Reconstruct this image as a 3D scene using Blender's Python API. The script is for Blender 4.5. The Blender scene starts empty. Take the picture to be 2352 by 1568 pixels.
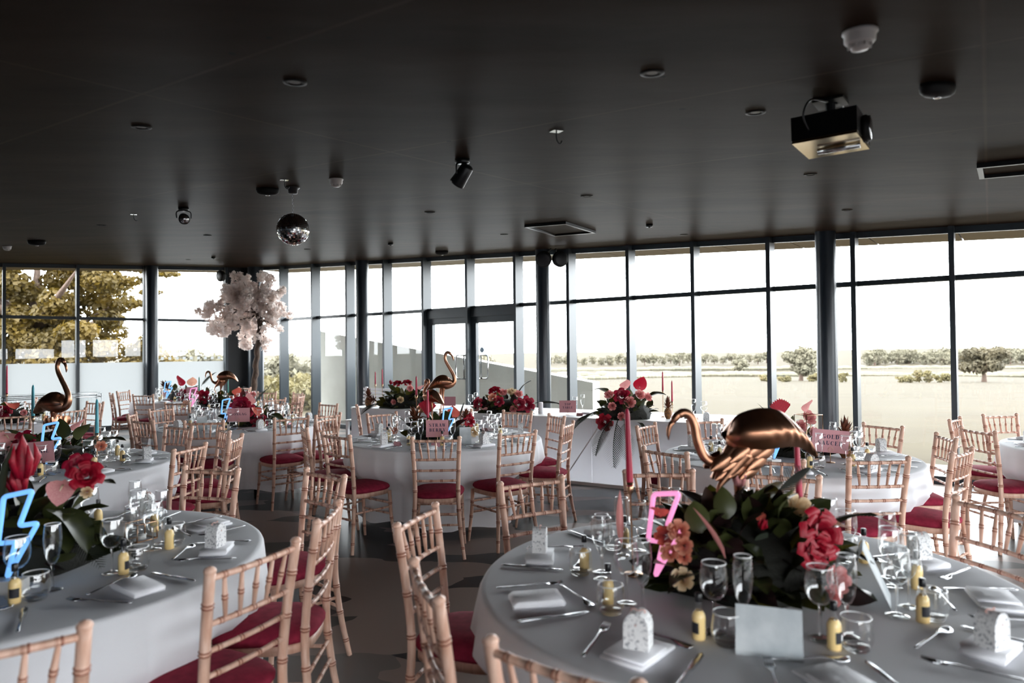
import bpy, math, random
from mathutils import Vector, Matrix
R = math.radians
random.seed(7)
scene = bpy.context.scene
COL = scene.collection

# ------------------------------------------------------------------ camera, sky, light, exposure
EYE = 1.545
PITCH, ROLL = 0.0165, 0.0098
cp, sp, cr, sr = math.cos(PITCH), math.sin(PITCH), math.cos(ROLL), math.sin(ROLL)
fwd, up0, r0 = Vector((0, cp, sp)), Vector((0, -sp, cp)), Vector((1, 0, 0))
right, up = cr * r0 - sr * up0, sr * r0 + cr * up0
cam_d = bpy.data.cameras.new('camera')
cam_d.sensor_width = 36.0
cam_d.lens = 24.0
cam_d.clip_start, cam_d.clip_end = 0.05, 4000
cam_d.dof.use_dof = True
cam_d.dof.focus_distance = 5.6
cam_d.dof.aperture_fstop = 2.2
cam = bpy.data.objects.new('camera', cam_d)
COL.objects.link(cam)
cam.matrix_world = Matrix(((right.x, up.x, -fwd.x, 0), (right.y, up.y, -fwd.y, 0), (right.z, up.z, -fwd.z, EYE), (0, 0, 0, 1)))
scene.camera = cam

SKY = 18.0
world = bpy.data.worlds.new('overcast_sky')
scene.world = world
world.use_nodes = True
wn = world.node_tree.nodes
wn['Background'].inputs[0].default_value = (0.93, 0.97, 1.0, 1)
wn['Background'].inputs[1].default_value = SKY

vs = scene.view_settings
scene.display_settings.display_device = 'sRGB'
vs.view_transform = 'Standard'
vs.look = 'None'
vs.exposure = 0.0
vs.gamma = 1.0
vs.use_curve_mapping = False
cy = scene.cycles
cy.use_denoising = True
cy.max_bounces = 10
cy.diffuse_bounces = 5
cy.glossy_bounces = 5
cy.transmission_bounces = 8
cy.transparent_max_bounces = 28
cy.caustics_reflective = False
cy.caustics_refractive = False
cy.sample_clamp_indirect = 6.0

# wall lines (plan): front glass wall and left glass wall meet in a corner
F0 = Vector((-6.257, 16.4)); FD = Vector((0.79585, -0.60549)); FN = Vector((-0.60549, -0.79585))   # FN points into the room
LD = Vector((-0.7787, -0.6274)); LN = Vector((0.6274, -0.7787))
F_END, L_END = 17.3, 11.0
def fw(s, d=0.0): return F0 + FD * s + FN * d          # point along the front wall, d metres into the room
def lw(s, d=0.0): return F0 + LD * s + LN * d
def ceil_z(y): return 2.292 + 0.0826 * max(y, 1.0)

def portal(name, p0, p1, z0, z1, inward):
    l = bpy.data.lights.new(name, 'AREA'); l.shape = 'RECTANGLE'
    l.size = (p1 - p0).length; l.size_y = z1 - z0
    l.cycles.is_portal = True
    o = bpy.data.objects.new(name, l); COL.objects.link(o)
    m = (p0 + p1) / 2
    x = Vector(((p1 - p0).x, (p1 - p0).y, 0)).normalized()
    zax = -Vector((inward.x, inward.y, 0)).normalized()
    yax = zax.cross(x)
    o.matrix_world = Matrix(((x.x, yax.x, zax.x, m.x), (x.y, yax.y, zax.y, m.y), (x.z, yax.z, zax.z, (z0 + z1) / 2), (0, 0, 0, 1)))
portal('front_wall_portal', fw(0.3, -0.25), fw(F_END, -0.25), 0.05, 3.3, FN)
portal('left_wall_portal', lw(0.3, -0.25), lw(L_END, -0.25), 0.05, 3.3, LN)

# ------------------------------------------------------------------ helpers
class MB:
    """collects geometry for ONE mesh"""
    def __init__(s): s.v = []; s.f = []; s.m = []; s.c = []
    def add(s, verts, faces, mi=0, col=None):
        b = len(s.v); s.v.extend(verts)
        s.c.extend(col if col is not None else [0.0] * len(verts))
        for f in faces: s.f.append([b + i for i in f]); s.m.append(mi)
        return b
    def box(s, c, d, rz=0.0, mi=0, M=None):
        hx, hy, hz = d[0] / 2, d[1] / 2, d[2] / 2
        vs_ = []
        for z in (-hz, hz):
            for x, y in ((-hx, -hy), (hx, -hy), (hx, hy), (-hx, hy)):
                if rz: x, y = x * math.cos(rz) - y * math.sin(rz), x * math.sin(rz) + y * math.cos(rz)
                p = Vector((c[0] + x, c[1] + y, c[2] + z))
                vs_.append(M @ p if M else p)
        s.add(vs_, [(3, 2, 1, 0), (4, 5, 6, 7), (0, 1, 5, 4), (1, 2, 6, 5), (2, 3, 7, 6), (3, 0, 4, 7)], mi)
    def prism(s, pts, z0, z1, mi=0):
        """pts: plan polygon; z0, z1 numbers or functions of (x, y)"""
        n = len(pts)
        a = z0 if callable(z0) else (lambda x, y: z0)
        b = z1 if callable(z1) else (lambda x, y: z1)
        vs_ = [(p[0], p[1], a(p[0], p[1])) for p in pts] + [(p[0], p[1], b(p[0], p[1])) for p in pts]
        s.add(vs_, [tuple(range(n))[::-1], tuple(range(n, 2 * n))] + [(i, (i + 1) % n, n + (i + 1) % n, n + i) for i in range(n)], mi)
    def tube(s, pts, r, n=8, closed=False, mi=0, col=None, caps=True, M=None):
        pts = [Vector(p) for p in pts]; k = len(pts)
        if not hasattr(r, '__len__'): r = [r] * k
        if col is None: col = [0.0] * k
        t = []
        for i in range(k):
            if closed: d = pts[(i + 1) % k] - pts[i - 1]
            else: d = pts[min(i + 1, k - 1)] - pts[max(i - 1, 0)]
            t.append(d.normalized() if d.length > 1e-9 else Vector((0, 0, 1)))
        a = Vector((1, 0, 0)) if abs(t[0].x) < 0.8 else Vector((0, 1, 0))
        nrm = (a - t[0] * a.dot(t[0])).normalized()
        vs_, cs = [], []
        for i in range(k):
            nrm = nrm - t[i] * nrm.dot(t[i])
            nrm = nrm.normalized() if nrm.length > 1e-6 else t[i].orthogonal().normalized()
            bn = t[i].cross(nrm)
            for j in range(n):
                an = 2 * math.pi * j / n
                p = pts[i] + (nrm * math.cos(an) + bn * math.sin(an)) * r[i]
                vs_.append(M @ p if M else p); cs.append(col[i])
        fs = []
        for i in range(k if closed else k - 1):
            i2 = (i + 1) % k
            for j in range(n):
                j2 = (j + 1) % n
                fs.append((i * n + j, i * n + j2, i2 * n + j2, i2 * n + j))
        if caps and not closed:
            fs.append(tuple(range(n))[::-1]); fs.append(tuple(range((k - 1) * n, k * n)))
        s.add(vs_, fs, mi, cs)
    def lathe(s, prof, n=20, mi=0, M=None, col=None, c=(0, 0, 0)):
        vs_, cs, fs = [], [], []
        k = len(prof)
        for i, (r, z) in enumerate(prof):
            for j in range(n):
                an = 2 * math.pi * j / n
                p = Vector((c[0] + r * math.cos(an), c[1] + r * math.sin(an), c[2] + z))
                vs_.append(M @ p if M else p); cs.append(col[i] if col else 0.0)
        for i in range(k - 1):
            for j in range(n):
                j2 = (j + 1) % n
                fs.append((i * n + j, i * n + j2, (i + 1) * n + j2, (i + 1) * n + j))
        s.add(vs_, fs, mi, cs)
    def loft(s, rings, mi=0, cap=True, M=None):
        n = len(rings[0]); vs_ = [M @ Vector(p) if M else Vector(p) for r_ in rings for p in r_]
        fs = []
        for i in range(len(rings) - 1):
            for j in range(n):
                j2 = (j + 1) % n
                fs.append((i * n + j, i * n + j2, (i + 1) * n + j2, (i + 1) * n + j))
        if cap:
            fs.append(tuple(range(n))[::-1]); fs.append(tuple(range((len(rings) - 1) * n, len(rings) * n)))
        s.add(vs_, fs, mi)
    def grid(s, P, mi=0):
        """P: rows of points, open sheet"""
        a, b = len(P), len(P[0])
        s.add([Vector(p) for r_ in P for p in r_], [(i * b + j, i * b + j + 1, (i + 1) * b + j + 1, (i + 1) * b + j) for i in range(a - 1) for j in range(b - 1)], mi)
    def mesh(s, name, mats, smooth=True):
        me = bpy.data.meshes.new(name)
        me.from_pydata([tuple(p) for p in s.v], [], s.f)
        if not isinstance(mats, (list, tuple)): mats = [mats]
        for m_ in mats: me.materials.append(m_)
        me.polygons.foreach_set('material_index', s.m)
        me.polygons.foreach_set('use_smooth', [smooth] * len(s.f))
        if any(s.c):
            at = me.attributes.new('ring', 'FLOAT', 'POINT')
            at.data.foreach_set('value', s.c)
        me.update()
        return me

def link(name, data, parent=None, M=None, kind=None):
    o = bpy.data.objects.new(name, data)
    COL.objects.link(o)
    if parent is not None: o.parent = parent
    if M is not None: o.matrix_basis = M
    if kind: o['kind'] = kind
    return o
def part(name, mb, mat, parent, smooth=True, M=None, label=None, kind=None):
    o = link(name, mb.mesh(name, mat, smooth), parent, M, kind)
    if label: o['label'] = label
    return o
def thing(name, label, cat, loc=(0, 0, 0), rz=0.0, group=None, data=None, M=None):
    o = link(name, data)
    o.matrix_basis = M if M is not None else Matrix.Translation(Vector(loc)) @ Matrix.Rotation(rz, 4, 'Z')
    o['label'] = label; o['category'] = cat
    if group: o['group'] = group
    return o
def struct(name, mb=None, mat=None, parent=None, smooth=False):
    o = link(name, mb.mesh(name, mat, smooth) if mb else None, parent)
    if parent is None: o['kind'] = 'structure'
    return o
def place(kit, name, label, cat, loc, rz=0.0, group=None, M=None):
    """kit: list of (part name, mesh, matrix or None, [sub-parts], label or None); every use makes its own objects that share the meshes"""
    o = thing(name, label, cat, loc, rz, group, None, M)
    for k in kit:
        c = link(k[0], k[1], o, k[2])
        if len(k) > 4 and k[4]: c['label'] = k[4]
        for q in (k[3] if len(k) > 3 else ()):
            link(q[0], q[1], c, q[2])
    return o
def T(x, y, z): return Matrix.Translation((x, y, z))
def RX(a): return Matrix.Rotation(a, 4, 'X')
def RY(a): return Matrix.Rotation(a, 4, 'Y')
def RZ(a): return Matrix.Rotation(a, 4, 'Z')
def SC(x, y=None, z=None):
    return Matrix.Diagonal((x, x if y is None else y, x if z is None else z, 1))
def smoothpath(P, k=6):
    """Catmull-Rom through P; tuples may carry extra values (radius)"""
    P = [tuple(p) for p in P]; out = []
    for i in range(len(P) - 1):
        p0, p1, p2, p3 = P[max(i - 1, 0)], P[i], P[i + 1], P[min(i + 2, len(P) - 1)]
        for j in range(k):
            t = j / k
            out.append(tuple(0.5 * ((2 * b) + (c - a) * t + (2 * a - 5 * b + 4 * c - d) * t * t + (3 * b - a - 3 * c + d) * t ** 3) for a, b, c, d in zip(p0, p1, p2, p3)))
    out.append(P[-1]); return out

# ------------------------------------------------------------------ materials
def srgb(r, g, b):
    f = lambda c: (c / 255 / 12.92) if c <= 10 else ((c / 255 + 0.055) / 1.055) ** 2.4
    return (f(r), f(g), f(b), 1)
MATS = {}
def mat(name, col, rough=0.5, metal=0.0, col2=None, nscale=8.0, stretch=(1, 1, 1), lo=0.35, hi=0.65, bump=0.0, bscale=60.0, spec=0.5, ring=None, emit=None, estr=0.0, sheen=0.0, trans=0.0, backcol=None, coat=0.0):
    m = bpy.data.materials.new(name); m.use_nodes = True
    nt = m.node_tree; N, L = nt.nodes, nt.links
    b = N['Principled BSDF']
    b.inputs['Base Color'].default_value = col
    b.inputs['Roughness'].default_value = rough
    b.inputs['Metallic'].default_value = metal
    b.inputs['Specular IOR Level'].default_value = spec
    if sheen: b.inputs['Sheen Weight'].default_value = sheen
    if coat: b.inputs['Coat Weight'].default_value = coat
    if emit:
        b.inputs['Emission Color'].default_value = emit; b.inputs['Emission Strength'].default_value = estr
    cur = None
    tc = N.new('ShaderNodeTexCoord')
    if col2:
        mp = N.new('ShaderNodeMapping'); mp.inputs['Scale'].default_value = stretch
        L.new(tc.outputs['Object'], mp.inputs['Vector'])
        nz = N.new('ShaderNodeTexNoise'); nz.inputs['Scale'].default_value = nscale; nz.inputs['Detail'].default_value = 4
        L.new(mp.outputs[0], nz.inputs['Vector'])
        rp = N.new('ShaderNodeValToRGB')
        rp.color_ramp.elements[0].position = lo; rp.color_ramp.elements[0].color = col
        rp.color_ramp.elements[1].position = hi; rp.color_ramp.elements[1].color = col2
        L.new(nz.outputs['Fac'], rp.inputs['Fac'])
        cur = rp.outputs[0]
    if ring:
        at = N.new('ShaderNodeAttribute'); at.attribute_name = 'ring'
        mx = N.new('ShaderNodeMix'); mx.data_type = 'RGBA'
        L.new(at.outputs['Fac'], mx.inputs[0])
        if cur: L.new(cur, mx.inputs[6])
        else: mx.inputs[6].default_value = col
        mx.inputs[7].default_value = ring
        cur = mx.outputs[2]
    if backcol:
        ge = N.new('ShaderNodeNewGeometry'); mx = N.new('ShaderNodeMix'); mx.data_type = 'RGBA'
        L.new(ge.outputs['Backfacing'], mx.inputs[0])
        if cur: L.new(cur, mx.inputs[6])
        else: mx.inputs[6].default_value = col
        mx.inputs[7].default_value = backcol
        cur = mx.outputs[2]
    if cur: L.new(cur, b.inputs['Base Color'])
    if bump:
        nz = N.new('ShaderNodeTexNoise'); nz.inputs['Scale'].default_value = bscale; nz.inputs['Detail'].default_value = 3
        L.new(tc.outputs['Object'], nz.inputs['Vector'])
        bp = N.new('ShaderNodeBump'); bp.inputs['Strength'].default_value = bump; bp.inputs['Distance'].default_value = 0.01
        L.new(nz.outputs['Fac'], bp.inputs['Height']); L.new(bp.outputs[0], b.inputs['Normal'])
    if trans:   # thin translucent sheet (cloth, petals, leaves, film)
        tr = N.new('ShaderNodeBsdfTranslucent')
        if cur: L.new(cur, tr.inputs['Color'])
        else: tr.inputs['Color'].default_value = col
        mxs = N.new('ShaderNodeMixShader'); mxs.inputs[0].default_value = trans
        L.new(b.outputs[0], mxs.inputs[1]); L.new(tr.outputs[0], mxs.inputs[2])
        L.new(mxs.outputs[0], N['Material Output'].inputs['Surface'])
    MATS[name] = m
    return m
def thin_glass(name, tint=(0.98, 0.99, 0.99, 1), base=0.06, power=2.6, gain=0.9, rough=0.0, gcol=(1, 1, 1, 1)):
    m = bpy.data.materials.new(name); m.use_nodes = True
    nt = m.node_tree; N, L = nt.nodes, nt.links
    N.remove(N['Principled BSDF'])
    lw_ = N.new('ShaderNodeLayerWeight'); lw_.inputs['Blend'].default_value = 0.5
    pw = N.new('ShaderNodeMath'); pw.operation = 'POWER'; pw.inputs[1].default_value = power
    ml = N.new('ShaderNodeMath'); ml.operation = 'MULTIPLY_ADD'; ml.inputs[1].default_value = gain; ml.inputs[2].default_value = base
    L.new(lw_.outputs['Facing'], pw.inputs[0]); L.new(pw.outputs[0], ml.inputs[0])
    t = N.new('ShaderNodeBsdfTransparent'); t.inputs[0].default_value = tint
    g = N.new('ShaderNodeBsdfGlossy'); g.inputs['Roughness'].default_value = rough; g.inputs['Color'].default_value = gcol
    mx = N.new('ShaderNodeMixShader')
    L.new(ml.outputs[0], mx.inputs[0]); L.new(t.outputs[0], mx.inputs[1]); L.new(g.outputs[0], mx.inputs[2])
    L.new(mx.outputs[0], N['Material Output'].inputs['Surface'])
    return m
def solid_glass(name):
    m = bpy.data.materials.new(name); m.use_nodes = True
    nt = m.node_tree; N, L = nt.nodes, nt.links
    N.remove(N['Principled BSDF'])
    g = N.new('ShaderNodeBsdfGlass'); g.inputs['IOR'].default_value = 1.45; g.inputs['Roughness'].default_value = 0.0
    t = N.new('ShaderNodeBsdfTransparent')
    mx = N.new('ShaderNodeMixShader'); mx.inputs[0].default_value = 0.6
    L.new(t.outputs[0], mx.inputs[1]); L.new(g.outputs[0], mx.inputs[2]); L.new(mx.outputs[0], N['Material Output'].inputs['Surface'])
    return m

M_wood = mat('limewashed_wood', srgb(220, 184, 164), 0.42, col2=srgb(200, 156, 134), nscale=14, stretch=(4, 4, 0.7), ring=srgb(136, 78, 58), spec=0.45)
M_velvet = mat('burgundy_fabric', srgb(146, 42, 64), 0.9, spec=.15, col2=srgb(128, 34, 55), nscale=30, bump=0.1, bscale=300)
M_cloth = mat('white_tablecloth', srgb(238, 239, 243), 0.85, bump=0.12, bscale=9, trans=0.12)
M_backlit = mat('stretched_white_cover', srgb(240, 240, 243), 0.8, trans=0.42)
M_napkin = mat('white_napkin', srgb(242, 242, 246), 0.85, bump=0.15, bscale=60)
M_black = mat('black_metal', srgb(22, 24, 27), 0.4)
M_frame = mat('dark_grey_frame', srgb(56, 64, 70), 0.35, spec=0.5)
M_column = mat('dark_column_paint', srgb(38, 46, 54), 0.3)
M_copper = mat('copper_paint', (0.46, 0.235, 0.145, 1), 0.36, 1.0, col2=(0.36, 0.17, 0.10, 1), nscale=18)
M_gold = mat('gold_metal', (0.58, 0.36, 0.22, 1), 0.3, 1.0)
M_steel = mat('polished_steel', (0.5, 0.51, 0.53, 1), 0.16, 1.0)
M_chrome = mat('chrome', (0.42, 0.42, 0.42, 1), 0.12, 1.0)
M_mirror = mat('mirror_tile', (0.9, 0.9, 0.9, 1), 0.05, 1.0)
M_glass = thin_glass('drinking_glass')
M_rim = mat('rim_glint_white', (0.95, 0.96, 0.97, 1), 0.1, 0.0, spec=1.0)  # window glint along the rim, put into an opaque white colour
M_stem = solid_glass('clear_glass_solid')
M_pane = thin_glass('window_glass', (0.97, 0.985, 0.985, 1), 0.035, 4.0, 0.75)
M_white = mat('white_plastic', srgb(225, 222, 220), 0.45)
M_whitepaint = mat('white_paint', srgb(236, 236, 238), 0.5)
M_pinkcard = mat('dusty_pink_card', srgb(200, 144, 150), 0.8)
M_ink = mat('navy_print', srgb(30, 30, 62), 0.7)
M_redink = mat('red_print', srgb(178, 70, 84), 0.7)
M_paper = mat('white_card', srgb(208, 212, 214), 0.8, col2=srgb(172, 180, 184), nscale=10)
M_favour = mat('printed_white_card', srgb(232, 232, 232), 0.75, col2=srgb(140, 142, 148), nscale=130, lo=0.54, hi=0.66)
M_ribbon = mat('blush_ribbon', srgb(205, 160, 150), 0.6)
M_twine = mat('brown_twine', srgb(130, 95, 75), 0.8)
M_juice = mat('yellow_liqueur', srgb(246, 214, 150), 0.25, spec=0.6)
M_cap = mat('black_cap', srgb(14, 14, 18), 0.35)
M_tag = mat('black_label', srgb(30, 30, 38), 0.6)
M_candle_red = mat('raspberry_wax', srgb(178, 26, 62), 0.45)
M_candle_teal = mat('teal_wax', srgb(62, 150, 164), 0.45)
M_candle_green = mat('green_wax', srgb(0, 128, 112), 0.45)
M_wick = mat('wick', srgb(40, 36, 34), 0.9)
M_neon_b = mat('blue_neon', (0.1, 0.3, 0.6, 1), 0.4, emit=(0.2, 0.5, 1.0, 1), estr=1.0)
M_neon_p = mat('pink_neon', (0.6, 0.2, 0.4, 1), 0.4, emit=(0.95, 0.33, 0.62, 1), estr=0.95)
M_flame = mat('candle_flame', (1, 0.4, 0.1, 1), 0.5, emit=(1.0, 0.32, 0.08, 1), estr=2.5)
M_leaf = mat('dark_green_leaf', srgb(44, 48, 20), 0.38, col2=srgb(27, 32, 16), nscale=20, spec=0.35, trans=0.1, backcol=srgb(60, 64, 34))
M_leaf2 = mat('olive_leaf', srgb(84, 78, 22), 0.4, col2=srgb(56, 54, 18), nscale=16, trans=0.2)
M_leaf3 = mat('deep_plum_leaf', srgb(40, 20, 20), 0.45, col2=srgb(27, 16, 14), nscale=16)
M_eucal = mat('grey_green_leaf', srgb(62, 70, 58), 0.55)
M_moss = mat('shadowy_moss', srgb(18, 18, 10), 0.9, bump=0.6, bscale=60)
M_palm = mat('palm_green', srgb(30, 34, 20), 0.45)
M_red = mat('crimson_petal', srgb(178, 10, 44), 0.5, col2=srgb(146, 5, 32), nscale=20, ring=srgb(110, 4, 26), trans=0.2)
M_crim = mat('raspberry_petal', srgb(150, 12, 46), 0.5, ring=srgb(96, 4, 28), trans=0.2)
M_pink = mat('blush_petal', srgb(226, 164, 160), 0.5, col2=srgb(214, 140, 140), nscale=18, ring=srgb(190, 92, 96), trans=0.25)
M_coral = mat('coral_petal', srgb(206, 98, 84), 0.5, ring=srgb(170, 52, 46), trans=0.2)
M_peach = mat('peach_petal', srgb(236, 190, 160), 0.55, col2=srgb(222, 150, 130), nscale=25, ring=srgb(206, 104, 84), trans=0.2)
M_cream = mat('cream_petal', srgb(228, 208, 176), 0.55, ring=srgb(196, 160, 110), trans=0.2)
M_brown = mat('dried_brown_leaf', srgb(120, 66, 40), 0.6, col2=srgb(84, 44, 30), nscale=20)
M_pine = mat('pineapple_skin', srgb(150, 100, 50), 0.6, col2=srgb(90, 60, 36), nscale=60)
M_ceiling = None
M_blossom = mat('white_blossom', srgb(255, 248, 244), 0.7, col2=srgb(250, 238, 232), nscale=20, trans=0.35)
M_bark = mat('brown_bark', srgb(92, 74, 62), 0.85, col2=srgb(60, 46, 38), nscale=12, stretch=(3, 3, 0.6), bump=0.8, bscale=30)
M_pot = mat('white_ceramic', srgb(225, 225, 226), 0.4)
M_conc = mat('haze_paled_concrete', srgb(228, 228, 218), 0.85, col2=srgb(212, 211, 200), nscale=1.2, bump=0.2, bscale=20)  # concrete lightened: the bright outdoor veil is put into its colour
M_soffit = mat('plywood_soffit', srgb(116, 97, 69), 0.6, col2=srgb(107, 89, 61), nscale=3, stretch=(1, 4, 1))
M_pave = mat('pale_paving', srgb(96, 91, 85), 0.9, col2=srgb(87, 82, 77), nscale=3)
M_dome = mat('anthracite_plastic', srgb(22, 21, 21), 0.6, spec=.25)
M_lens = mat('lamp_lens', (0.6, 0.6, 0.62, 1), 0.12, 0.9)
M_ballgrey = mat('grey_moulding', srgb(40, 40, 42), 0.6)

def ceiling_material():
    m = bpy.data.materials.new('dark_concrete_ceiling'); m.use_nodes = True
    nt = m.node_tree; N, L = nt.nodes, nt.links; b = N['Principled BSDF']
    b.inputs['Roughness'].default_value = 0.46; b.inputs['Specular IOR Level'].default_value = 0.008; b.inputs['Specular Tint'].default_value = (1.0, 0.76, 0.62, 1)
    tc = N.new('ShaderNodeTexCoord')
    mp = N.new('ShaderNodeMapping'); mp.inputs['Rotation'].default_value = (0, 0, R(12)); mp.inputs['Scale'].default_value = (0.35, 1.2, 1)
    L.new(tc.outputs['Object'], mp.inputs[0])
    nz = N.new('ShaderNodeTexNoise'); nz.inputs['Scale'].default_value = 2.0; nz.inputs['Detail'].default_value = 7; nz.inputs['Roughness'].default_value = 0.6
    L.new(mp.outputs[0], nz.inputs[0])
    rp = N.new('ShaderNodeValToRGB'); e = rp.color_ramp.elements
    e[0].position = 0.25; e[0].color = (0.0150, 0.0092, 0.0062, 1); e[1].position = 0.8; e[1].color = (0.0460, 0.0290, 0.0200, 1)
    L.new(nz.outputs[0], rp.inputs[0])
    # formwork joints: faint pale lines left by the boards
    mp2 = N.new('ShaderNodeMapping'); mp2.inputs['Rotation'].default_value = (0, 0, R(35)); L.new(tc.outputs['Object'], mp2.inputs[0])
    br = N.new('ShaderNodeTexBrick'); br.inputs['Scale'].default_value = 1.0; br.offset = 0.0
    br.inputs['Brick Width'].default_value = 2.5; br.inputs['Row Height'].default_value = 1.25; br.inputs['Mortar Size'].default_value = 0.012; br.inputs['Mortar Smooth'].default_value = 1.0
    L.new(mp2.outputs[0], br.inputs['Vector'])
    nz2 = N.new('ShaderNodeTexNoise'); nz2.inputs['Scale'].default_value = 1.1; nz2.inputs['Detail'].default_value = 3; L.new(tc.outputs['Object'], nz2.inputs[0])
    mu = N.new('ShaderNodeMath'); mu.operation = 'MULTIPLY'; L.new(br.outputs['Fac'], mu.inputs[0]); L.new(nz2.outputs[0], mu.inputs[1])
    mu2 = N.new('ShaderNodeMath'); mu2.operation = 'MULTIPLY'; mu2.inputs[1].default_value = 0.8; L.new(mu.outputs[0], mu2.inputs[0])
    mx = N.new('ShaderNodeMix'); mx.data_type = 'RGBA'; L.new(mu2.outputs[0], mx.inputs[0]); L.new(rp.outputs[0], mx.inputs[6]); mx.inputs[7].default_value = (0.085, 0.054, 0.038, 1)
    # small blow holes
    vo = N.new('ShaderNodeTexVoronoi'); vo.inputs['Scale'].default_value = 3.5; L.new(tc.outputs['Object'], vo.inputs[0])
    gt = N.new('ShaderNodeMath'); gt.operation = 'LESS_THAN'; gt.inputs[1].default_value = 0.045; L.new(vo.outputs['Distance'], gt.inputs[0])
    mx2 = N.new('ShaderNodeMix'); mx2.data_type = 'RGBA'; L.new(gt.outputs[0], mx2.inputs[0]); L.new(mx.outputs[2], mx2.inputs[6]); mx2.inputs[7].default_value = (0.015, 0.012, 0.01, 1)
    L.new(mx2.outputs[2], b.inputs['Base Color'])
    bp = N.new('ShaderNodeBump'); bp.inputs['Strength'].default_value = 0.15; bp.inputs['Distance'].default_value = 0.02
    L.new(nz.outputs[0], bp.inputs['Height']); L.new(bp.outputs[0], b.inputs['Normal'])
    return m
M_ceiling = ceiling_material()

def floor_material():
    """dark vinyl with big camouflage-like shapes in black, charcoal, taupe and grey"""
    m = bpy.data.materials.new('camouflage_floor'); m.use_nodes = True
    nt = m.node_tree; N, L = nt.nodes, nt.links; b = N['Principled BSDF']
    b.inputs['Roughness'].default_value = 0.36; b.inputs['Specular IOR Level'].default_value = 0.32
    tc = N.new('ShaderNodeTexCoord')
    mp = N.new('ShaderNodeMapping'); mp.inputs['Rotation'].default_value = (0, 0, R(-35)); mp.inputs['Scale'].default_value = (1.0, 2.0, 1)
    L.new(tc.outputs['Object'], mp.inputs[0])
    dn = N.new('ShaderNodeTexNoise'); dn.inputs['Scale'].default_value = 1.7; dn.inputs['Detail'].default_value = 1.5; L.new(mp.outputs[0], dn.inputs[0])
    sb = N.new('ShaderNodeVectorMath'); sb.operation = 'SUBTRACT'; sb.inputs[1].default_value = (0.5, 0.5, 0.5); L.new(dn.outputs['Color'], sb.inputs[0])
    scv = N.new('ShaderNodeVectorMath'); scv.operation = 'SCALE'; scv.inputs['Scale'].default_value = 0.9; L.new(sb.outputs[0], scv.inputs[0])
    ad = N.new('ShaderNodeVectorMath'); ad.operation = 'ADD'; L.new(mp.outputs[0], ad.inputs[0]); L.new(scv.outputs[0], ad.inputs[1])
    vo = N.new('ShaderNodeTexVoronoi'); vo.voronoi_dimensions = '2D'; vo.inputs['Scale'].default_value = 1.55; L.new(ad.outputs[0], vo.inputs['Vector'])
    sepc = N.new('ShaderNodeSeparateColor'); L.new(vo.outputs['Color'], sepc.inputs[0])
    rp = N.new('ShaderNodeValToRGB'); rp.color_ramp.interpolation = 'CONSTANT'
    e = rp.color_ramp.elements
    e[0].position = 0.0; e[0].color = srgb(24, 24, 26)
    e[1].position = 0.26; e[1].color = srgb(52, 53, 51)
    for p, c in ((0.44, srgb(132, 117, 110)), (0.70, srgb(102, 95, 91)), (0.86, srgb(36, 36, 37))):
        x = e.new(p); x.color = c
    L.new(sepc.outputs[0], rp.inputs[0])
    L.new(rp.outputs[0], b.inputs['Base Color'])
    return m
M_floor = floor_material()

def field_material():
    m = bpy.data.materials.new('dry_grass_field'); m.use_nodes = True
    nt = m.node_tree; N, L = nt.nodes, nt.links; b = N['Principled BSDF']
    b.inputs['Roughness'].default_value = 0.95; b.inputs['Specular IOR Level'].default_value = 0.1
    tc = N.new('ShaderNodeTexCoord')
    mp = N.new('ShaderNodeMapping'); mp.inputs['Rotation'].default_value = (0, 0, R(-20)); mp.inputs['Scale'].default_value = (0.03, 0.35, 1); L.new(tc.outputs['Object'], mp.inputs[0])
    nz = N.new('ShaderNodeTexNoise'); nz.inputs['Scale'].default_value = 1.0; nz.inputs['Detail'].default_value = 8; L.new(mp.outputs[0], nz.inputs[0])
    rp = N.new('ShaderNodeValToRGB'); e = rp.color_ramp.elements
    e[0].position = 0.3; e[0].color = (0.0215, 0.0158, 0.0070, 1); e[1].position = 0.7; e[1].color = (0.0295, 0.0228, 0.0112, 1)
    L.new(nz.outputs[0], rp.inputs[0]); L.new(rp.outputs[0], b.inputs['Base Color'])
    return m
M_field = field_material()

# ------------------------------------------------------------------ room shell
BACK_Y = -3.4
PF, PL = fw(F_END), lw(L_END)
foot = [(F0.x, F0.y), (PL.x, PL.y), (PL.x, BACK_Y), (PF.x, BACK_Y), (PF.x, PF.y)]
def split_at(poly, y0, keep_above):
    out = []
    for i in range(len(poly)):
        a, b = poly[i], poly[(i + 1) % len(poly)]
        ina, inb = (a[1] >= y0) == keep_above, (b[1] >= y0) == keep_above
        if ina: out.append(a)
        if ina != inb:
            t = (y0 - a[1]) / (b[1] - a[1]); out.append((a[0] + (b[0] - a[0]) * t, y0))
    return out
fl = MB(); fl.prism(foot[::-1], -0.12, 0.0)
struct('floor', fl, M_floor)
OV = 1.05                                                            # roof overhang
oc = F0 - FN * OV - LN * OV * 1.25
pfo, plo = fw(F_END + 1, -OV), lw(L_END + 1, -OV)
over = [(oc.x, oc.y), (plo.x, plo.y), (plo.x, BACK_Y - 1.6), (pfo.x + 1.4, BACK_Y - 1.6), (pfo.x + 1.4, pfo.y)]
ce = MB()
for above in (True, False):
    pin = split_at(foot, 1.0, above)
    ce.prism(pin[::-1], lambda x, y: ceil_z(y), lambda x, y: ceil_z(y) + 0.12)
struct('ceiling', ce, M_ceiling)
rf = MB()
for above in (True, False):
    po = split_at(over, 1.0, above)
    rf.prism(po[::-1], lambda x, y: ceil_z(y) + 0.12, lambda x, y: ceil_z(y) + 0.3)
struct('trim_1', rf, M_column)                                       # roof slab above the ceiling
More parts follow.
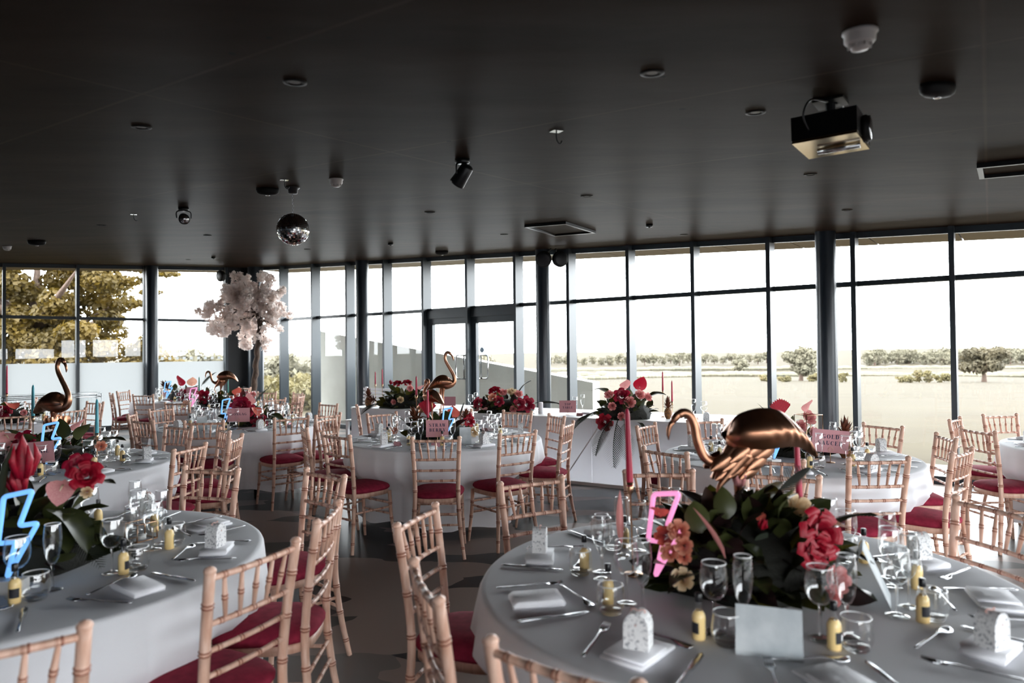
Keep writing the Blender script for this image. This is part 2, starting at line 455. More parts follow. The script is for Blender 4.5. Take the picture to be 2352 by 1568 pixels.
# plywood soffit panels under the overhang
sof = struct('trim_2')
def soffit_run(fn, n, w, d0, d1):
    for i in range(n):
        a, b, c, d = fn(i * w + .008, d0), fn((i + 1) * w - .008, d0), fn((i + 1) * w - .008, d1), fn(i * w + .008, d1)
        q = MB(); za, zb = ceil_z(fn(i * w, 0).y) - .035, ceil_z(fn((i + 1) * w, 0).y) - .035
        q.add([(p.x, p.y, z) for p, z in ((a, za), (b, zb), (c, zb), (d, za), (a, za + .06), (b, zb + .06), (c, zb + .06), (d, za + .06))], [(3, 2, 1, 0), (4, 5, 6, 7), (0, 1, 5, 4), (1, 2, 6, 5), (2, 3, 7, 6), (3, 0, 4, 7)])
        struct('soffit_panel', q, M_soffit, sof)
soffit_run(lambda s, d: fw(s, d), 19, 0.95, -0.06, -OV + .03)
soffit_run(lambda s, d: lw(s, d), 12, 0.95, -0.06, -0.88)

# ------------------------------------------------------------------ glazed walls: window_n = mullion, panes, transom, sill and head of one bay
MD, MW = 0.17, 0.055
TZ = 2.35
def wbox(fn, s0, s1, d0, d1, z0, z1):
    q = MB(); pts = [fn(s0, d0), fn(s1, d0), fn(s1, d1), fn(s0, d1)]
    if callable(z1): q.prism(pts, z0, z1)
    else: q.prism(pts, z0, z1)
    return q
wcount = [0]
def top(x, y): return ceil_z(y) + 0.0
def bay(fn, s0, s1, film=False, doorbay=False):
    wcount[0] += 1
    w = struct('window_%d' % wcount[0])
    a, b = s0 + MW / 2, s1 - MW / 2
    struct('mullion', wbox(fn, s0 - MW / 2, s0 + MW / 2, -0.05, MD, 0.0, top), M_frame, w)
    struct('head_rail', wbox(fn, a, b, -0.04, 0.06, lambda x, y: ceil_z(y) - 0.075, lambda x, y: ceil_z(y) + 0.02), M_frame, w)
    struct('transom', wbox(fn, a, b, -0.04, 0.06, TZ - 0.03, TZ + 0.03), M_frame, w)
    up_ = MB(); p, q = fn(a, 0.0), fn(b, 0.0)
    up_.add([(p.x, p.y, TZ), (q.x, q.y, TZ), (q.x, q.y, ceil_z(q.y) - 0.05), (p.x, p.y, ceil_z(p.y) - 0.05)], [(0, 1, 2, 3)])
    struct('upper_pane', up_, M_pane, w)
    if not doorbay:
        struct('sill', wbox(fn, a, b, -0.05, 0.07, 0.0, 0.085), M_frame, w)
        lo = MB(); lo.add([(p.x, p.y, 0.06), (q.x, q.y, 0.06), (q.x, q.y, TZ), (p.x, p.y, TZ)], [(0, 1, 2, 3)])
        struct('lower_pane', lo, M_pane, w)
    if film:
        p, q = fn(a, 0.012), fn(b, 0.012)
        fm = MB(); fm.add([(p.x, p.y, 0.07), (q.x, q.y, 0.07), (q.x, q.y, 1.42), (p.x, p.y, 1.42)], [(0, 1, 2, 3)])
        struct('frosted_film', fm, M_film, w)
    return w
M_film = mat('frosted_film', (0.225, 0.233, 0.235, 1), 0.6, trans=0.6)
fs = [0.2, 1.40, 2.56, 3.71, 4.83, 5.90, 6.98, 8.05, 9.10, 10.15, 11.16, 12.19, 13.20, 14.21, 15.25, 16.3, 17.27]
for i in range(len(fs) - 1):
    bay(fw, fs[i], fs[i + 1], doorbay=i in (5, 6))
ls = [0.62, 2.31, 3.56, 4.78, 6.0, 7.2, 8.4, 9.6, 10.9]
bays_l = [bay(lw, ls[i], ls[i + 1], film=True) for i in range(len(ls) - 1)]
for i in range(11):                                                  # white manifestation squares above the film of the last bay
    s = 0.72 + i * 0.15; q = MB(); a, b = lw(s, 0.014), lw(s + 0.062, 0.014)
    q.add([(a.x, a.y, 1.465), (b.x, b.y, 1.465), (b.x, b.y, 1.527), (a.x, a.y, 1.527)], [(0, 1, 2, 3)])
    struct('film_square', q, M_film, bays_l[0])
struct('wall_corner', wbox(lw, 0.0, 0.62, -0.08, 0.1, 0.0, top), M_black)

# double door with chrome pull handles
door = struct('door_1')
struct('head', wbox(fw, 5.9, 8.05, -0.05, 0.09, 2.19, 2.33), M_frame, door)
for s0, s1, hs in ((5.93, 6.97, 6.90), (6.99, 8.02, 7.06)):
    leaf = struct('door_leaf', None, None, door)
    q = MB()
    for a, b, z0, z1 in ((s0, s0 + .11, 0.01, 2.19), (s1 - .085, s1, 0.01, 2.19), (s0 + .11, s1 - .085, 2.08, 2.19), (s0 + .11, s1 - .085, 0.01, 0.2)):
        q.prism([fw(a, -.03), fw(b, -.03), fw(b, .05), fw(a, .05)], z0, z1)
    struct('leaf_frame', q, M_frame, leaf)
    p, r_ = fw(s0 + .1, 0.005), fw(s1 - .08, 0.005)
    g = MB(); g.add([(p.x, p.y, .19), (r_.x, r_.y, .19), (r_.x, r_.y, 2.09), (p.x, p.y, 2.09)], [(0, 1, 2, 3)])
    struct('leaf_pane', g, M_pane, leaf)
    for side in ((0.05,) if hs < 7 else (-0.03,)):
        sgn = 1 if side > 0 else -1
        h = MB(); d1 = side + sgn * 0.10; sb = hs - .19 if hs < 7 else hs + .16; z0, z1 = 1.09, 1.51
        def hp_(s_, d_, z_): return fw(s_, d_).to_3d() + Vector((0, 0, z_))
        h.tube([hp_(hs, d1, z0), hp_(sb + (.04 if hs < 7 else -.04), d1, z0), hp_(sb + (.012 if hs < 7 else -.012), d1, z0 + .012), hp_(sb, d1, z0 + .04), hp_(sb, d1, z1 - .04), hp_(sb + (.012 if hs < 7 else -.012), d1, z1 - .012), hp_(sb + (.04 if hs < 7 else -.04), d1, z1), hp_(hs, d1, z1), hp_(hs, d1, z0 + .002)], 0.013, 10)
        for z_ in (z0, z1): h.tube([hp_(hs, side, z_), hp_(hs, d1, z_)], .011, 8)
        o = struct('pull_handle', h, M_chrome, leaf, True); o['label'] = 'chrome pull handle'
q = MB()
st_c = fw(7.2, 0.0075)
n_ = 24
q.add([(st_c.x + FD.x * .05 * math.cos(2 * math.pi * k / n_), st_c.y + FD.y * .05 * math.cos(2 * math.pi * k / n_), 1.60 + .05 * math.sin(2 * math.pi * k / n_)) for k in range(n_)], [tuple(range(n_))])
o = struct('door_sticker', q, mat('blue_sticker', srgb(120, 170, 205), 0.6, col2=srgb(225, 235, 240), nscale=40), door); o['label'] = 'round blue sticker on the glass'

# columns just inside the glass
def column(name, fn, s, d, r):
    p = fn(s, d); q = MB()
    q.lathe([(r, 0.0), (r, ceil_z(p.y) + 0.02)], 28, c=(p.x, p.y, 0))
    struct(name, q, M_column, None, True)
column('trim_3', fw, 4.35, 0.28, 0.125)
column('trim_4', fw, 8.72, 0.30, 0.115)
column('trim_5', fw, 12.95, 0.42, 0.115)
column('trim_6', lw, 2.21, 0.26, 0.125)
column('trim_7', lw, 0.08, 0.55, 0.175)

# far walls behind the camera: openings let the light of the other side in
def pierced_wall(name, p0, p1, piers, z0, z1, h, shut=0):
    d = (p1 - p0); ln = d.length; d = d / ln; nrm = Vector((-d.y, d.x)) * 0.15
    q = MB()
    def bx(a, b, za, zb):
        A, B = p0 + d * a, p0 + d * b
        q.prism([A - nrm, B - nrm, B + nrm, A + nrm], za, zb)
    bx(0, ln, -0.1, z0); bx(0, ln, z1, h)
    step = ln / piers
    if shut: bx(0, shut * step, z0, z1)
    for i in range(piers + 1):
        bx(max(0, i * step - .07), min(ln, i * step + .07), z0, z1)
    struct(name, q, M_column)
pierced_wall('wall_back', Vector((PL.x, BACK_Y)), Vector((PF.x, BACK_Y)), 9, 0.2, 1.95, 2.4, 6)
pierced_wall('wall_right', Vector((PF.x, BACK_Y)), Vector((PF.x, PF.y)), 5, 0.05, 2.45, 2.9)
q = MB(); q.prism([(PL.x - .15, BACK_Y), (PL.x + .15, BACK_Y), (PL.x + .15, PL.y), (PL.x - .15, PL.y)], -0.1, 3.1)
struct('wall_left', q, M_column)
portal('back_wall_portal', Vector((PL.x, BACK_Y - .3)), Vector((PF.x, BACK_Y - .3)), 0.1, 2.1, Vector((0, 1)))
portal('right_wall_portal', Vector((PF.x + .3, BACK_Y)), Vector((PF.x + .3, PF.y)), 0.1, 2.1, Vector((-1, 0)))

# ------------------------------------------------------------------ outside: terrace, field, wing wall, trees
def ground_z(x, y):
    d = math.hypot(x, y)
    if d < 18: return -0.3
    if d < 260: z = -0.3 - 0.03 * (d - 18)
    elif d < 460: z = -7.56 - 0.006 * (d - 260)
    else: z = -8.76 + (min(d, 1600) - 460) * 0.0078
    return z
gr = MB()
rads = [0, 6, 12, 18, 25, 35, 50, 70, 95, 130, 180, 260, 360, 460, 640, 900, 1250, 1600]
NA = 96
vsx = [(0, 0, -0.3)]; fsx = []
for r_ in rads[1:]:
    for k in range(NA):
        an = 2 * math.pi * k / NA; x, y = r_ * math.cos(an), r_ * math.sin(an)
        vsx.append((x, y, ground_z(x, y) + (0 if r_ < 200 else math.sin(k * .9) * r_ * .0015)))
for k in range(NA): fsx.append((0, 1 + k, 1 + (k + 1) % NA))
for i in range(len(rads) - 2):
    for k in range(NA):
        a, b = 1 + i * NA, 1 + (i + 1) * NA
        fsx.append((a + k, b + k, b + (k + 1) % NA, a + (k + 1) % NA))
gr.add(vsx, fsx)
struct('ground', gr, M_field, None, True)
terr = struct('terrace')
for i in range(20):                                                   # pale paving slabs along the glass
    for j in range(2):
        q = MB(); a, b = i + .006, i + .994
        d0, d1 = -0.1 - j * .85, -0.1 - (j + 1) * .85 + .012
        q.prism([fw(a, d0), fw(a, d1), fw(b, d1), fw(b, d0)], -0.32, -0.05)
        struct('paving_slab', q, M_pave, terr)
q = MB(); q.prism([(-40, -40), (40, -40), (40, BACK_Y - .3), (-40, BACK_Y - .3)], -.3, -.22)
struct('added_dark_ground', q, mat('bounce_cutting_black', (0.035, 0.035, 0.037, 1), .9))  # unseen dark ground added behind the room to cut bounce onto the ceiling
ww = MB()
A, B = Vector((-4.94, 17.0)), Vector((1.53, 13.0)); nn = Vector((0.526, 0.851)) * 0.3
ww.add([(A.x, A.y, -.4), (B.x, B.y, -.4), (B.x + nn.x, B.y + nn.y, -.4), (A.x + nn.x, A.y + nn.y, -.4),
        (A.x, A.y, 2.16), (B.x, B.y, .965), (B.x + nn.x, B.y + nn.y, .965), (A.x + nn.x, A.y + nn.y, 2.16)],
       [(3, 2, 1, 0), (4, 5, 6, 7), (0, 1, 5, 4), (1, 2, 6, 5), (2, 3, 7, 6), (3, 0, 4, 7)])
thing('garden_wall', 'hazy concrete garden wall with sloping top outside the glass doors', 'wall', data=ww.mesh('garden_wall', M_conc, False))
# patio bench behind the long table is placed with the furniture

def leaf_cloud(blobs, n, size, rnd, flat=0.5):
    """blobs: (x, y, z, rx, ry, rz); n leaf quads spread near their shells"""
    q = MB(); tot = sum(b[3] * b[5] for b in blobs); vs_, f_ = [], []
    for b in blobs:
        for _ in range(int(n * b[3] * b[5] / tot)):
            while True:
                d = Vector((rnd.uniform(-1, 1), rnd.uniform(-1, 1), rnd.uniform(-1, 1)))
                if 0.05 < d.length < 1: break
            d.normalize(); rr = rnd.uniform(0.45, 1.05) ** 0.6
            c = Vector((b[0] + d.x * b[3] * rr, b[1] + d.y * b[4] * rr, b[2] + d.z * b[5] * rr))
            nrm = (d + Vector((rnd.uniform(-1, 1), rnd.uniform(-1, 1), rnd.uniform(-.6, 1))) * 0.9).normalized()
            t = nrm.orthogonal().normalized(); t = Matrix.Rotation(rnd.uniform(0, 6.28), 3, nrm) @ t; bt = nrm.cross(t)
            s_ = size * rnd.uniform(0.6, 1.3); k = len(vs_)
            vs_ += [c - t * s_, c + bt * s_ * flat + nrm * s_ * .12, c + t * s_, c - bt * s_ * flat + nrm * s_ * .12]
            f_.append((k, k + 1, k + 2, k + 3))
    q.add(vs_, f_)
    return q
def trunk_mb(h, r, rnd, nb=6, spread=1.0):
    q = MB()
    q.tube([(0, 0, -.3), (.02 * h, 0, h * .25), (-.01 * h, .01 * h, h * .5), (.01 * h, 0, h * .85)], [r * 1.3, r, r * .75, r * .2], 8)
    for k in range(nb):
        an = 2 * math.pi * k / nb + rnd.uniform(-.3, .3); z0 = h * rnd.uniform(.3, .55); L_ = spread * rnd.uniform(.6, 1)
        q.tube([(0, 0, z0), (math.cos(an) * L_ * .5, math.sin(an) * L_ * .5, z0 + h * .15), (math.cos(an) * L_, math.sin(an) * L_, z0 + h * .28)], [r * .55, r * .35, r * .1], 6)
    return q
rt = random.Random(3)
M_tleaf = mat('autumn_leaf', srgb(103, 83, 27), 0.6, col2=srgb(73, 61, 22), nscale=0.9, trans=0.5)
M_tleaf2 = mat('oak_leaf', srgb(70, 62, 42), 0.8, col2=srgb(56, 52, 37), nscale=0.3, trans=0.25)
M_tleaf3 = mat('haze_paled_leaf', srgb(100, 94, 77), 0.9, col2=srgb(86, 84, 70), nscale=0.08, trans=0.25)  # distance haze is put into this lighter leaf colour
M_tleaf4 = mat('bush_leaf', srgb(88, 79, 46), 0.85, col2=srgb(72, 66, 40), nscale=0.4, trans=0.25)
# the big tree close to the left glass
def tree(name, label, loc, blobs, n, size, m, th, tr, spread, group=None, flat=.5):
    t = thing(name, label, 'tree', loc, 0, group)
    part('trunk', trunk_mb(th, tr, rt, 7, spread), M_bark, t)
    part('crown', leaf_cloud(blobs, n, size, rt, flat), m, t, False, kind='stuff')
    return t
bl = []
for gx in range(14):
    for gzz in range(9):
        x = -4.2 + gx * .58 + rt.uniform(-.2, .2); z = 1.0 + gzz * .56 + rt.uniform(-.2, .2)
        if x > 2.3 and 2.7 < z < 3.9 and rt.random() < .85: continue
        if x > 3.0 and z > 2.6: continue
        bl.append((x, rt.uniform(-1.3, 1.3), z, rt.uniform(.48, .66), rt.uniform(.5, .7), rt.uniform(.34, .48)))
bl += [(3.5, -.4, 4.75, .55, .5, .16), (4.1, -.4, 4.6, .5, .4, .13), (4.6, -.4, 4.5, .35, .3, .10), (3.3, -.4, 4.3, .5, .4, .16), (3.8, 0, 3.95, .4, .3, .10), (3.3, 0, 3.6, .35, .3, .14), (3.7, 0, 2.2, .4, .4, .4), (4.1, 0, 1.8, .4, .4, .3), (4.6, 0, 1.5, .4, .4, .25)]
for x in (-9, -7.5, -6): bl.append((x, 0, 3, 1.5, 1.3, 2.0))
tree('sycamore_tree', 'big golden green tree pressing close to the glass beside the white film', (-15.7, 22.5, -.3), bl, 80000, 0.085, M_tleaf, 6.0, .3, 4.0, flat=.66)
def crown_blobs(w, h, z0, n, rnd):
    out = []
    for _ in range(n):
        an = rnd.uniform(0, 6.28); rr = math.sqrt(rnd.random()) * w * .36; zz = z0 + h * rnd.uniform(.15, .85)
        out.append((rr * math.cos(an), rr * math.sin(an), zz, w * rnd.uniform(.13, .24), w * rnd.uniform(.13, .24), h * rnd.uniform(.12, .22)))
    return out
def gz(x, y): return ground_z(x, y) - .1
def at(px, D):                                                        # direction of a landmark, D metres out
    k = (px - 1176) / 1568.0
    return (D * k, D, gz(D * k, D))
tree('oak_tree', 'round oak standing alone in the field by the right mullion', at(2258, 100), crown_blobs(6.2, 4.0, 1.2, 26, rt), 3600, .3, M_tleaf2, 3.6, .3, 2.2)
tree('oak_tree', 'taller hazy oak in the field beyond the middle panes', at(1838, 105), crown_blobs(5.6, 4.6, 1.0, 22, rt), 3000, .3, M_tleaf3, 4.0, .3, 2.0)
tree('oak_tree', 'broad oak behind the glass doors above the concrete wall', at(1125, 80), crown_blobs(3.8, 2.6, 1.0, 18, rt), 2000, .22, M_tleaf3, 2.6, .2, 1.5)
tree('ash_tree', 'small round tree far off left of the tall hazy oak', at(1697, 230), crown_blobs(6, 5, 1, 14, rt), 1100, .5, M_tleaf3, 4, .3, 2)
def bush(label, px, D, w, h, n, size, m, group=None):
    o = thing('bush', label, 'bush', at(px, D), 0, group)
    part('foliage', leaf_cloud(crown_blobs(w, h, 0.0, 12, rt), n, size, rt), m, o, False, kind='stuff')
for i, (px, D, w, h) in enumerate(((2075, 88, 2.6, 1.3), (2118, 90, 2.4, 1.7), (2160, 92, 2.6, 1.4), (1935, 90, 1.4, 1.4), (1760, 95, 2.4, 1.1), (1800, 92, 2.0, 1.2), (1872, 96, 2.2, 1.3))):
    bush(('yellowish bush left of the single oak', 'tallest yellowish bush near the single oak', 'yellowish bush nearest the single oak', 'small bush just left of the dark column', 'low pale bush left of the hazy oak', 'low pale bush in front of the hazy oak', 'low pale bush right of the hazy oak')[i], px, D, w, h, 700, .17, M_tleaf4)
# tree belts on the skyline: every tree its own object, three shared crowns
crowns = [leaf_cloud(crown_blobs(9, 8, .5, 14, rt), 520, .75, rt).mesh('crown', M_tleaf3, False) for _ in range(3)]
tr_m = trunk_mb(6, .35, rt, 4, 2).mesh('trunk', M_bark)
belt = [(px, 430 + rt.uniform(-25, 25), rt.uniform(.9, 1.35)) for px in range(1995, 2420, 13)]
belt += [(px, 520 + rt.uniform(-40, 40), rt.uniform(.7, 1.15)) for px in range(1240, 1780, 20)]
belt += [(px, 150 + rt.uniform(-15, 15), rt.uniform(.45, .8)) for px in range(880, 1080, 16)]
for px, D, s_ in belt:
    o = thing('skyline_tree', 'hazy tree in the woodland belt along the skyline', 'tree', at(px, D), 0, 'skyline trees beyond the field', M=T(*at(px, D)) @ RZ(rt.uniform(0, 6)) @ SC(s_))
    c = link('crown', crowns[rt.randrange(3)], o, None, 'stuff'); link('trunk', tr_m, o)
for px, D, s_ in [(px, 62 + rt.uniform(-6, 6), rt.uniform(.30, .46)) for px in range(350, 560, 22)] + [(px, 60 + rt.uniform(-6, 6), rt.uniform(.26, .42)) for px in range(575, 730, 20)]:
    o = thing('copse_tree', 'olive tree in the copse beyond the corner of the two glass walls', 'tree', at(px, D), 0, 'copse trees beyond the corner', M=T(*at(px, D)) @ RZ(rt.uniform(0, 6)) @ SC(s_))
    link('crown', crowns[rt.randrange(3)], o, None, 'stuff'); link('trunk', tr_m, o)
scr = [leaf_cloud(crown_blobs(2.4, 1.6, -.2, 10, rt), 300, .14, rt).mesh('foliage', M_tleaf4, False) for _ in range(2)]
for i in range(34):
    px = rt.uniform(590, 740); D = rt.uniform(26, 46); p = at(px, D)
    o = thing('scrub_bush', 'pale scrub bush on the rough bank outside beside the concrete wall', 'bush', p, 0, 'scrub on the bank outside', M=T(*p) @ RZ(rt.uniform(0, 6)) @ SC(rt.uniform(.8, 1.3)))
    link('foliage', scr[i % 2], o, None, 'stuff')
# hedge rows across the far fields
def hedge(label, pts, h):
    q = MB()
    for (xa, ya), (xb, yb) in zip(pts, pts[1:]):
        n = max(2, int(math.hypot(xb - xa, yb - ya) / 2.2))
        for k in range(n):
            x, y = xa + (xb - xa) * k / n, ya + (yb - ya) * k / n
            z = ground_z(x, y); s_ = h * rt.uniform(.7, 1.2)
            q.lathe([(1.2 * s_, -.3), (1.5 * s_, s_ * .35), (1.1 * s_, s_ * .85), (.05, s_)], 7, c=(x, y, z))
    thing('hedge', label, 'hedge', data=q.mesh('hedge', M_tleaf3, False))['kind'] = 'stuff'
hp = lambda px, D: at(px, D)[:2]
hedge('long low hedge crossing the field behind the oaks', [hp(1180, 200), hp(1500, 215), hp(1800, 225), hp(2100, 215), hp(2420, 210)], 1.5)
hedge('curving hedge climbing to the woodland beyond the middle panes', [hp(1300, 120), hp(1400, 132), hp(1480, 160), hp(1600, 190)], 1.0)
hedge('far thin hedge under the skyline trees', [hp(1200, 330), hp(1600, 350), hp(2000, 330), hp(2420, 320)], 1.8)

# ------------------------------------------------------------------ chiavari chairs
def bamboo(q, pts, r, rings, n=8, taper=None):
    """turned pole with double ring joints; rings: fractions along the path"""
    pts = [Vector(p) for p in pts]
    seg = [0.0]
    for a, b in zip(pts, pts[1:]): seg.append(seg[-1] + (b - a).length)
    tot = seg[-1]
    def pos(d):
        d = max(0, min(tot, d))
        for i in range(len(pts) - 1):
            if d <= seg[i + 1] or i == len(pts) - 2:
                return pts[i].lerp(pts[i + 1], (d - seg[i]) / max(1e-9, seg[i + 1] - seg[i]))
    st = [(s_, 1.0, 0.0) for s_ in seg]
    for f in rings:
        d = f * tot
        for dd in (-.0055, .0055):
            st += [(d + dd - .0042, 1.0, 0.0), (d + dd - .002, 1.16, 0.9), (d + dd + .002, 1.16, 0.9), (d + dd + .0042, 1.0, 0.0)]
    st = [x for x in st if -1e-6 <= x[0] <= tot + 1e-6]
    st.sort(key=lambda x: x[0])
    st2 = [st[0]]
    for x in st[1:]:
        if x[0] - st2[-1][0] > 2e-4: st2.append(x)
    tp = taper or (lambda t: 1.0)
    q.tube([pos(x[0]) for x in st2], [r * x[1] * tp(x[0] / tot) for x in st2], n, col=[x[2] for x in st2])

def chair_kit():
    kit = []
    def P(name, q, m): kit.append((name, q.mesh('chair_' + name, m), None))
    def rear(sx):
        return smoothpath([(sx * .208, -.005, 0), (sx * .178, .03, .22), (sx * .163, .05, .45), (sx * .166, .035, .66), (sx * .177, 0, .905)], 5)
    def at_z(sx, z):
        pts = rear(sx)
        for a, b in zip(pts, pts[1:]):
            if a[2] <= z <= b[2]:
                t = (z - a[2]) / (b[2] - a[2]); return Vector([a[k] + (b[k] - a[k]) * t for k in range(3)])
        return Vector(pts[-1])
    for sx in (-1, 1):
        q = MB(); bamboo(q, rear(sx), .0165, (.09, .25, .40, .56, .73, .89), taper=lambda t: .8 + .2 * min(1, t * 3))
        q.lathe([(.0165, 0), (.0185, .004), (.0185, .01), (.013, .017), (.004, .02)], 8, c=tuple(rear(sx)[-1]))
        P('back_post', q, M_wood)
        q = MB(); bamboo(q, [(sx * .195, .43, 0), (sx * .178, .405, .24), (sx * .172, .395, .43)], .0155, (.2, .48, .76), taper=lambda t: .78 + .22 * t)
        P('front_leg', q, M_wood)
    def rail(name, z, r, rings, bow=-.012):
        a, b = at_z(-1, z), at_z(1, z); m = (a + b) / 2 + Vector((0, bow, 0))
        q = MB(); bamboo(q, smoothpath([a, a.lerp(m, .5) + Vector((0, bow * .25, 0)), m, b.lerp(m, .5) + Vector((0, bow * .25, 0)), b], 3), r, rings); P(name, q, M_wood)
    five = (.14, .32, .5, .68, .86)
    rail('crest_rail', .888, .0105, five)
    rail('back_rail', .745, .0095, five)
    rail('back_rail', .662, .009, (.14, .38, .62, .86))
    rail('back_rail', .583, .009, (.14, .38, .62, .86))
    for f in five:
        ta, tb = at_z(-1, .888), at_z(1, .888); ba, bb = at_z(-1, .745), at_z(1, .745)
        t_ = ta.lerp(tb, f); b_ = ba.lerp(bb, .5 + (f - .5) * .86)
        bow = -.012 * (1 - (2 * f - 1) ** 2)
        q = MB(); bamboo(q, [b_ + Vector((0, bow, 0)), t_ + Vector((0, bow, 0))], .0082, (.5,), 7, taper=lambda t: .72 + .4 * (1 - abs(2 * t - 1)))
        P('spindle', q, M_wood)
    def st(a, b, r=.0085):
        q = MB(); bamboo(q, [a, b], r, (.25, .5, .75), 7); P('stretcher', q, M_wood)
    def fl_(sx, z):
        return Vector((sx * .195, .43, 0)).lerp(Vector((sx * .178, .405, .24)), z / .24) if z < .24 else Vector((sx * .178, .405, .24)).lerp(Vector((sx * .172, .395, .43)), (z - .24) / .19)
    st(at_z(-1, .33), at_z(1, .33)); st(at_z(-1, .25), at_z(1, .25))
    st(fl_(-1, .33), fl_(1, .33)); st(fl_(-1, .24), fl_(1, .24))
    for sx in (-1, 1): st(at_z(sx, .30), fl_(sx, .30))
    def outline(k, n=32):
        pts = []
        for i in range(n):
            an = 2 * math.pi * i / n; c, s_ = math.cos(an), math.sin(an)
            x = abs(c) ** .62 * math.copysign(1, c); y = abs(s_) ** .62 * math.copysign(1, s_)
            wd = .178 + .024 * (y + 1) / 2
            pts.append((x * wd * k, .235 + y * .2 * k))
        return pts
    q = MB(); q.loft([[(x, y, z) for x, y in outline(k)] for k, z in ((.93, .408), (1, .413), (1, .442), (.97, .447))]); P('seat_frame', q, M_wood)
    q = MB(); q.loft([[(x, y, z) for x, y in outline(k)] for k, z in ((.97, .446), (1.035, .457), (1.04, .468), (.99, .482), (.86, .494), (.6, .503), (.25, .507))]); P('seat_cushion', q, M_velvet)
    return kit
CHAIR = chair_kit()

TABLES = {  # centre x, y, short name used in labels, base angle of the ten seats
    'pink':  (0.79, 2.37, 'front pink neon table', 19),
    'blue':  (-1.94, 2.67, 'front blue neon table', 14),
    'straw': (-0.64, 6.45, 'STRAW BERRY sign table', 19),
    'gold':  (2.06, 5.15, 'GOLD SAUCER sign table', 8),
    'tall':  (-3.50, 5.05, 'lone upright flamingo table', 14),
    'gong':  (-3.10, 7.85, 'GONGAG sign table', 20),
    'far':   (-4.50, 10.55, 'far flamingo table', 20),
    'corner': (-5.95, 12.5, 'rear corner table', 20),
    'edge':  (-6.45, 8.5, 'left-edge candle table', 12),
    'right': (4.87, 5.3, 'right-edge table', 20),
}
SEAT_R = 1.22
HOURS = ['three', 'two', 'one', 'twelve', 'eleven', 'ten', 'nine', 'eight', 'seven', 'six', 'five', 'four']
def hour(a): return HOURS[int(round((a % 360) / 30.0)) % 12]
CH = {  # measured crest positions of the chairs in view
    'blue': [(-.82, 2.18), (-.75, 2.77), (-1.01, 3.67), (-1.70, 3.85), (-1.16, 1.52)],
    'pink': [(-.38, 2.70), (-.25, 1.93), (.09, 1.41), (.09, 3.40), (.77, 3.62), (1.37, 3.50), (1.93, 2.75)],
    'straw': [(-.58, 5.14), (.04, 5.42), (-1.40, 5.41), (.49, 6.09), (.44, 6.86), (.05, 7.40), (-1.40, 7.32), (-1.86, 6.80), (-1.84, 6.03), (-.64, 7.68)],
    'tall': [(-2.25, 4.77), (-2.46, 5.84), (-2.15, 5.31), (-3.02, 6.18)],
    'gong': [(-2.24, 6.93), (-2.98, 6.60), (-3.67, 6.78), (-4.20, 7.54), (-4.25, 8.26), (-1.95, 7.23), (-2.37, 8.80), (-2.99, 9.12)],
    'far': [(-4.56, 9.29), (-3.44, 9.89), (-3.27, 10.57), (-4.22, 11.74), (-3.58, 11.40)],
    'corner': [(-6.10, 11.28), (-6.90, 11.75), (-7.15, 12.55), (-6.72, 13.45), (-5.29, 13.5)],
    'edge': [(-5.50, 7.50), (-5.30, 8.25), (-5.50, 9.1), (-5.85, 9.58), (-6.75, 9.75)],
    'right': [(3.98, 6.16), (3.62, 5.33), (4.63, 6.50)],
    'gold': [(3.12, 4.93), (2.77, 4.22), (3.08, 5.70), (2.12, 3.97), (1.50, 3.99), (0.97, 4.38), (1.15, 5.9), (1.76, 6.26)],
}
chairs_at = {k: [] for k in CH}
used_hours = {}
for key, lst in CH.items():
    cx, cy_, nm, base = TABLES[key]
    for (x, y) in lst:
        ang = math.degrees(math.atan2(y - cy_, x - cx)) % 360
        h = hour(ang)
        k0 = 0
        while (key, h) in used_hours and k0 < 12:
            k0 += 1; h = hour(ang + (30 if k0 % 2 else -30) * ((k0 + 1) // 2))
        used_hours[(key, h)] = 1
        rz = math.atan2(cy_ - y, cx - x) - math.pi / 2 + R(random.uniform(-5, 5))
        place(CHAIR, 'chiavari_chair', "pale wooden chair with burgundy seat at %s o'clock of the %s" % (h, nm), 'chair', (x, y, 0), rz, 'chairs around the ' + nm)
        chairs_at[key].append((x, y, rz))
for (x, y, rz, lab) in ((-1.9, 8.35, R(-75), 'pale wooden chair turned edge-on before the left end of the long white table'), (-7.4, 10.6, R(120), 'dark looking wooden chair alone behind the tall flamingo')):
    place(CHAIR, 'chiavari_chair', lab, 'chair', (x, y, 0), rz)

